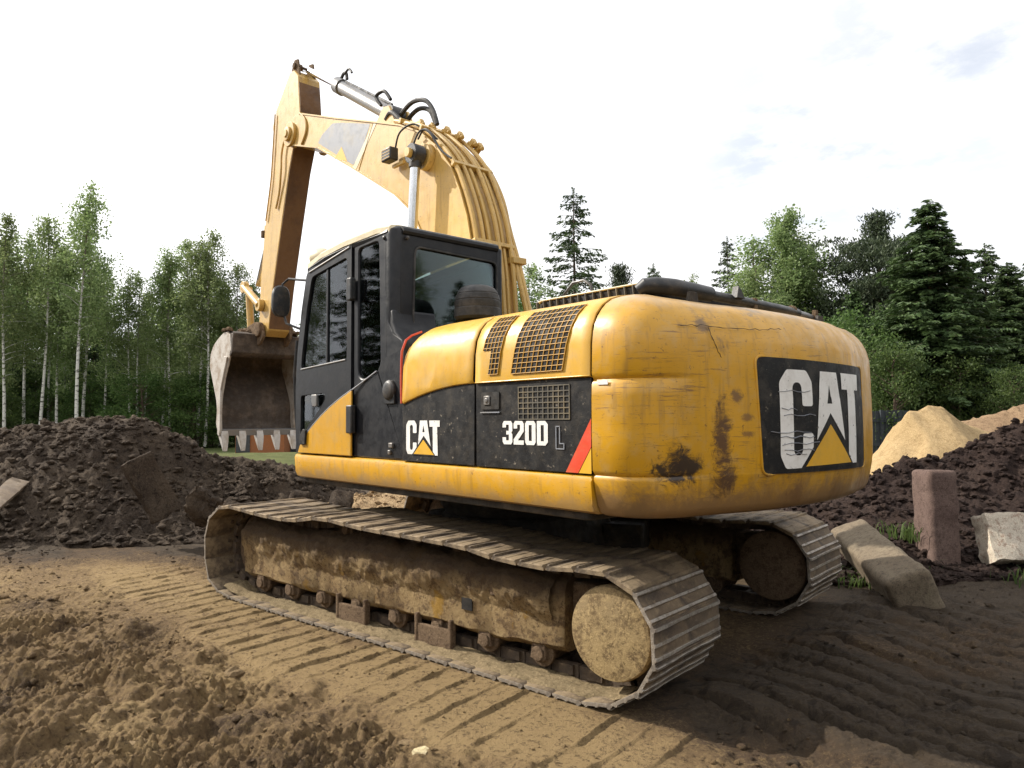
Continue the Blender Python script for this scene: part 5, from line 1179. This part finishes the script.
def spruce(seed, Ht, cr, dens=1., gap=.0, sag=.35, n_per=1.):
    rng = np.random.default_rng(seed); b = MB(); b.tube([(0, 0, 0), (.05, .03, Ht*.5), (0, 0, Ht)], [.20, .11, .012], 8)
    C_ = []; U = []; S_ = []; TT = []; z = Ht*.04
    while z < Ht*.985:
        t = z/Ht; R0 = cr*(1-t)**.72*(1+.12*math.sin(z*1.7+seed)); nb = max(3, int(4.4*dens*(1-t*.35)))
        for k in range(nb):
            if rng.random() < gap: continue
            az_ = rng.uniform(0, 6.28); ln = R0*rng.uniform(.72, 1.18)+.12; u = np.array([math.cos(az_), math.sin(az_), 0]); zz = z+rng.uniform(-.28, .28); sag_ = sag*rng.uniform(.5, 1.5)
            def P_(s_): return u*ln*s_+np.array([0, 0, 1])*(zz+ln*(.18*s_-sag_*s_*s_*1.0+.22*np.maximum(0, s_-.75)))
            if k % 2 == 0: b.tube([P_(0), P_(.5), P_(1)], [.025, .014, .006], 3, cap=False)
            m = int((10+34*ln)*n_per); s_ = rng.random(m)**.75; w_ = (rng.random(m)-.5)*2*(.10+.30*ln*(1-s_)*.55+.06); pr_ = np.array([-u[1], u[0], 0])
            q = np.outer(s_*ln, u)+np.outer(w_, pr_); q[:, 2] += zz+ln*(.18*s_-sag_*s_*s_+.22*np.maximum(0, s_-.75))-np.abs(rng.normal(size=m))*.10-np.abs(w_)*.25
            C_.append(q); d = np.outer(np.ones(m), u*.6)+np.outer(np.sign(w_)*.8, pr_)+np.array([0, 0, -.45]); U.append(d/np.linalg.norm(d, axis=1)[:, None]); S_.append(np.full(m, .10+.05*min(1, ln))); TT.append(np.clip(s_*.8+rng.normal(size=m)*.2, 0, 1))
        z += .19+.06*(1-t)+rng.uniform(-.04, .05)
    # leading shoot
    q = np.stack([rng.normal(size=60)*.06, rng.normal(size=60)*.06, Ht-.7*rng.random(60)], 1); C_.append(q); U.append(np.tile([0, 0, 1.], (60, 1))); S_.append(np.full(60, .07)); TT.append(rng.random(60))
    C_ = np.concatenate(C_); S_ = np.concatenate(S_); v, t = quads(C_, S_*rng.uniform(.8, 1.3, len(S_)), S_*.36, rng, np.concatenate(U), np.concatenate(TT)); return b, v, t
def pine(seed, Ht, cr, lo=.3):
    rng = np.random.default_rng(seed); b = MB(); b.tube([(0, 0, 0), (.2, .1, Ht*.5), (.1, 0, Ht*.97)], [.24, .15, .03], 8); C_ = []
    for i in range(46):
        t = lo+(1-lo)*(i/46); az_ = rng.uniform(0, 6.28); pf = math.sin(min(1, (t-lo)/(1-lo)*1.05+.16)*math.pi)**.6; ln = cr*pf*rng.uniform(.5, 1.1)+.2; u = np.array([math.cos(az_), math.sin(az_), .25+.5*t])
        p = np.array([.1, .05, t*Ht]); b.tube([p, p+u*ln*.5, p+u*ln], [.05, .03, .012], 4, cap=False)
        for c in range(int(4+5*ln)):
            s_ = rng.uniform(.35, 1.05); cc_ = p+u*ln*s_+rng.normal(size=3)*np.array([.35, .35, .2])*(.4+ln*.3); k = 46
            q = cc_+rng.normal(size=(k, 3))*np.array([.26, .26, .13]); C_.append(q)
    C_ = np.concatenate(C_); v, t = quads(C_, .12, .04, rng, np.tile([0, 0, .5], (len(C_), 1))); return b, v, t
def broad(seed, Ht, cr, n=7000, lo=.05, size=.085):
    rng = np.random.default_rng(seed); b = MB(); b.tube([(0, 0, 0), (.1, 0, Ht*.5), (0, .1, Ht*.9)], [.12, .08, .02], 7); C_ = []
    for i in range(60):
        t = rng.uniform(lo, 1); az_ = rng.uniform(0, 6.28); rr_ = cr*math.sqrt(max(.02, 1-((t-.42)/.60)**2))*rng.uniform(.45, 1.05)
        c = np.array([math.cos(az_)*rr_, math.sin(az_)*rr_, t*Ht]); b.tube([(0, 0, max(.2, t*Ht-rr_*.7)), c], [.03, .006], 4, cap=False)
        k = n//60; q = c+rng.normal(size=(k, 3))*np.array([.32, .32, .30])*(.6+cr*.18); C_.append(q)
    C_ = np.concatenate(C_); v, t = quads(C_, rng.uniform(.6, 1.2, len(C_))*size, size*.6, rng); return b, v, t
PROTO = {}
def proto(key, gen, leaf, bark):
    b, v, t = gen; o = b.obj('trunk', M[bark], smooth=60); c = leaf_obj('crown', v, t, M[leaf]); PROTO[key] = (o.data, c.data, v[:, 2].max())
    bpy.data.objects.remove(o); bpy.data.objects.remove(c)
for k in range(6): proto(('birch', k), birch(20+k, 15, 2.5+.35*(k % 3), 5600, (.30, .42, .36, .28, .45, .38)[k]), 'birch_leaf', 'birch_bark')
proto(('sparse', 0), birch(51, 15, 1.5, 3400, .5), 'birch_leaf', 'birch_bark')
proto(('weeping', 0), birch(61, 14, 4.4, 19000, .12), 'birch_leaf', 'birch_bark')
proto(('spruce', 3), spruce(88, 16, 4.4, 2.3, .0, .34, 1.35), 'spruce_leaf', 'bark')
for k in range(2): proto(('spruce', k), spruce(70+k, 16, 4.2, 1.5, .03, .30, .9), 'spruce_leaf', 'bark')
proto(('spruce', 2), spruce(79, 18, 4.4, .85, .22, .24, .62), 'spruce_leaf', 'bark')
proto(('pine', 0), pine(80, 15, 3.1), 'pine_leaf', 'bark'); proto(('pine', 1), pine(81, 13, 2.6, .2), 'pine_leaf', 'bark')
for k in range(3): proto(('broad', k), broad(90+k, 6, 2.2, 9000), 'bush_leaf', 'bark')
rngT = random.Random(12)
def tree(kind, k, px, py, D, name, label, cat, group=None, wide=1.):
    """a tree whose tip stands D metres off; its height follows from how far it rises"""
    x, y = at(px, D); Ht = max(1.5, CAM[2]+(418.6-py)/FPX*D-GZ); tm, cm_, H0 = PROTO[(kind, k)]; s_ = Ht/H0
    e = empty(name, (x, y, GZ-.05), rngT.uniform(0, 6.28), label, cat, group); e.scale = (s_*wide, s_*wide, s_)
    for nm, me in (('trunk', tm), ('crown', cm_)):
        o = bpy.data.objects.new(nm, me); COL.objects.link(o); o.parent = e
    return e
GB = 'birches of the forest on the left'
named = [(80, 172, 42, 1, 'tallest white trunked birch in the forest behind the dirt mound'), (3, 203, 43, 0, 'birch at the left edge of the forest'), (42, 207, 44, 4, 'birch with a pale thin trunk just left of the tallest one, behind the mound'),
         (205, 222, 44, 2, 'tall loose birch rising between the mound and the excavator stick'), (128, 262, 46, 3, 'shorter birch in the dip between the two tall groups of the forest'), (238, 252, 45, 5, 'birch standing right behind the bucket and stick'), (165, 240, 45, 1, 'birch with a straight white trunk above the right slope of the mound'), (187, 232, 47, 0, 'slender birch left of the tall loose one')]
for px, py, D, k, lb in named: tree('birch', k, px, py, D, 'birch_tree', lb, 'birch tree', GB, .95)
prof_x = [-120, -60, 0, 20, 40, 62, 85, 105, 118, 130, 145, 165, 187, 205, 222, 240, 260, 290, 305, 380]; prof_y = [215, 200, 203, 225, 210, 225, 185, 230, 275, 262, 262, 245, 238, 226, 245, 255, 262, 275, 322, 335]
tops = lambda px: float(np.interp(px, prof_x, prof_y))
for row, (D, n, dy_, off) in enumerate(((46, 15, 8, 0), (51, 17, 22, 9), (58, 17, 40, 4), (66, 15, 55, 14))):
    for i in range(n):
        px = -90+off+i*(430/n)+rngT.uniform(-7, 7); py = tops(px)+dy_+rngT.uniform(-6, 22)
        tree('birch', rngT.randrange(6), px, py, D+rngT.uniform(-1.5, 1.5), 'birch_tree', 'slender birch among many alike in the forest on the left', 'birch tree', GB) if rngT.random() < .85 else tree('spruce', rngT.randrange(2), px, py+30, D+2, 'spruce_tree', 'dark young spruce between the birches on the left', 'spruce tree', 'spruces inside the birch forest', .8)
GU = 'bushes along the foot of the birch forest'
for i in range(26):
    px = -90+i*18+rngT.uniform(-6, 6); tree('broad', i % 3, px, 375+rngT.uniform(-25, 22), 47+rngT.uniform(-3, 8), 'bush', 'leafy bush along the foot of the birch forest', 'bush', GU, 1.5)
for i in range(30):
    px = -100+i*18+rngT.uniform(-6, 6); tree('broad', i % 3, px, 345+rngT.uniform(-25, 22), 66+rngT.uniform(-3, 8), 'bush', 'leafy bush along the foot of the birch forest', 'bush', GU, 1.9)
# trees seen over the machine
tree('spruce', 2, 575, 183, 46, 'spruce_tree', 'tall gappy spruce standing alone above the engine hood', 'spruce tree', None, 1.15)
tree('birch', 2, 530, 258, 50, 'birch_tree', 'low birch just left of the lone gappy spruce, beside the boom', 'birch tree', None, 1.5)
tree('broad', 0, 545, 285, 48, 'bush', 'broad leafy tree at the foot of the lone spruce', 'bush', None, 1.6)
tree('pine', 1, 622, 258, 52, 'pine_tree', 'pine just right of the lone gappy spruce', 'pine tree', None, 1.1)
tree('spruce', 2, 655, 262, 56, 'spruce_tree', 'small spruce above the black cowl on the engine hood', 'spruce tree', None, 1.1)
tree('sparse', 0, 694, 270, 62, 'birch_tree', 'thin faint birch top between the small spruce and the right hand trees', 'birch tree', None, 1.1)
for i, (px, py) in enumerate(((560, 295), (600, 282), (640, 288), (675, 295), (590, 290), (505, 285), (480, 290), (450, 280))): tree('broad', i % 3, px, py, 54+i % 3, 'broadleaf_tree', 'low leafy tree in the row seen just over the engine hood', 'tree', 'low trees behind the excavator', 1.2)
# right hand group
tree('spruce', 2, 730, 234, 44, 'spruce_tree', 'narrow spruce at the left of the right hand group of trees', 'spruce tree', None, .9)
tree('weeping', 0, 783, 200, 40, 'birch_tree', 'large pale green birch with hanging twigs above the yellow counterweight', 'birch tree', None, 1.0)
tree('birch', 3, 762, 262, 38, 'birch_tree', 'lower light birch in front of the large hanging one', 'birch tree', None, 1.7)
tree('birch', 1, 800, 222, 41, 'birch_tree', 'birch with a rounded top leaning out right of the large hanging one', 'birch tree', None, 1.6)
tree('birch', 4, 757, 232, 41, 'birch_tree', 'birch close on the left side of the large hanging one', 'birch tree', None, 1.5)
tree('spruce', 0, 815, 243, 42, 'spruce_tree', 'pointed dark spruce just right of the large hanging birch', 'spruce tree', None, .85)
tree('spruce', 1, 785, 262, 43, 'spruce_tree', 'dark spruce behind the large hanging birch', 'spruce tree', None, 1.)
tree('pine', 0, 880, 206, 38, 'pine_tree', 'big dark pine with a ragged crown left of the tallest spruce', 'pine tree', None, 1.35)
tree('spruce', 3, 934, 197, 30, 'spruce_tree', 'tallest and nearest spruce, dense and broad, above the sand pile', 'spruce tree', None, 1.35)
tree('spruce', 1, 990, 242, 36, 'spruce_tree', 'spruce tip showing just right of the tallest spruce', 'spruce tree', None, 1.1)
tree('birch', 5, 1022, 285, 42, 'birch_tree', 'light green birch at the right edge of the photo, behind dark spruces', 'birch tree', None, 2.0)
tree('spruce', 1, 1040, 250, 38, 'spruce_tree', 'dark spruce cut by the right edge of the photo', 'spruce tree', None, 1.3)
for i, (px, py, D, wd) in enumerate(((838, 296, 33, 1.1), (868, 322, 29, 1.0), (893, 338, 27, .95), (992, 345, 29, 1.0), (1015, 362, 26, 1.0), (905, 300, 32, 1.1), (850, 345, 31, 1.2), (960, 350, 28, 1.1))):
    tree('broad', i % 3, px, py, D, 'broadleaf_tree', ('light green leafy tree between the pointed spruce and the big pine', 'light leafy tree below the big pine, beside the counterweight', 'leafy sapling left of the sand pile behind the fence', 'leafy tree right of the tallest spruce', 'leafy tree at the right edge above the brown soil bank', 'leafy tree between the pine and the tallest spruce', 'low leafy tree behind the counterweight corner', 'leafy tree in the shade at the foot of the tallest spruce')[i], 'tree', None, wd*.95)
for i in range(14):
    px = 700+i*30+rngT.uniform(-8, 8); tree('broad', i % 3, px, 345+rngT.uniform(-15, 20), 42+rngT.uniform(-2, 4), 'bush', 'bush in the dark undergrowth behind the right hand trees', 'bush', 'bushes behind the right hand trees', 1.8)
for i in range(12):
    px = 700+i*36+rngT.uniform(-8, 8); tree('spruce', i % 2, px, 290+rngT.uniform(-10, 15), 48+rngT.uniform(-2, 4), 'spruce_tree', 'dark spruce in the back row of the right hand trees', 'spruce tree', 'back row spruces on the right', 1.2)
tree('spruce', 3, 968, 258, 38, 'spruce_tree', 'dense spruce half hidden close behind the tallest spruce on its right', 'spruce tree', None, 1.2)
tree('spruce', 3, 1012, 262, 33, 'spruce_tree', 'dense dark spruce standing in front of the birch at the right edge', 'spruce tree', None, 1.3)
tree('spruce', 3, 856, 288, 36, 'spruce_tree', 'dense low spruce left of the big pine', 'spruce tree', None, 1.1)
tree('pine', 1, 905, 232, 39, 'pine_tree', 'lower pine top between the big pine and the tallest spruce', 'pine tree', None, 1.3)
# grass tufts near the concrete pieces
rg = np.random.default_rng(9); V = []; T_ = []
for cxy, n, hgt_ in ((at(868, 7.9), 70, .16), (at(905, 7.8), 90, .2), (at(845, 7.2), 60, .14), (at(1030, 6.8), 60, .16), (at(856, 6.9), 90, .13), (at(905, 7.5), 60, .16), (at(258, 7.9), 60, .12)):
    for i in range(n):
        x = cxy[0]+rg.normal()*.13; y = cxy[1]+rg.normal()*.13; z = heightat(x, y)+(.30 if cxy[0] < -2 and cxy[1] < -3.6 else .02)-.02; a = rg.uniform(0, 6.28); h = hgt_*rg.uniform(.5, 1.1); ln = rg.uniform(.2, .8)*h; w_ = .006; d = np.array([math.cos(a), math.sin(a), 0]); pz = np.array([-d[1], d[0], 0])*w_; p = np.array([x, y, z])
        m = p+d*ln*.4+np.array([0, 0, h*.7]); e_ = p+d*ln+np.array([0, 0, h*.85]); V += [p-pz, p+pz, m+pz, m-pz, m-pz, m+pz, e_+pz*.2, e_-pz*.2]; T_ += [rg.random()]*8
o = fast_mesh('grass_tufts', np.array(V), np.arange(len(V)).reshape(-1, 4), M['bush_leaf'], attrs={'tint': T_}, smooth=False); tag(o, 'sparse green weeds growing around the concrete pieces', kind='stuff')

# forest edge on the other sides of the site, mirrored in the cab glass
for i in range(54):
    a = YAW+R(58)+R(244)*i/53+rngT.uniform(-.03, .03); D = rngT.uniform(26, 36); x = CAM[0]+math.cos(a)*D; y = CAM[1]+math.sin(a)*D
    kind, k = ('spruce', rngT.randrange(2)) if i % 3 else ('birch', rngT.randrange(6)); tm, cm_, H0 = PROTO[(kind, k)]; s_ = rngT.uniform(9, 13)/H0
    e = empty(kind+'_tree', (float(x), float(y), GZ-.05), rngT.uniform(0, 6.28), 'dark spruce of the forest edge mirrored in the cab windows' if i % 3 else 'birch of the forest edge mirrored in the cab windows', kind+' tree', 'forest edge mirrored in the cab windows' if i % 3 else 'birches mirrored in the cab windows'); e.scale = (s_*1.1, s_*1.1, s_)
    for nm, me in (('trunk', tm), ('crown', cm_)):
        o = bpy.data.objects.new(nm, me); COL.objects.link(o); o.parent = e
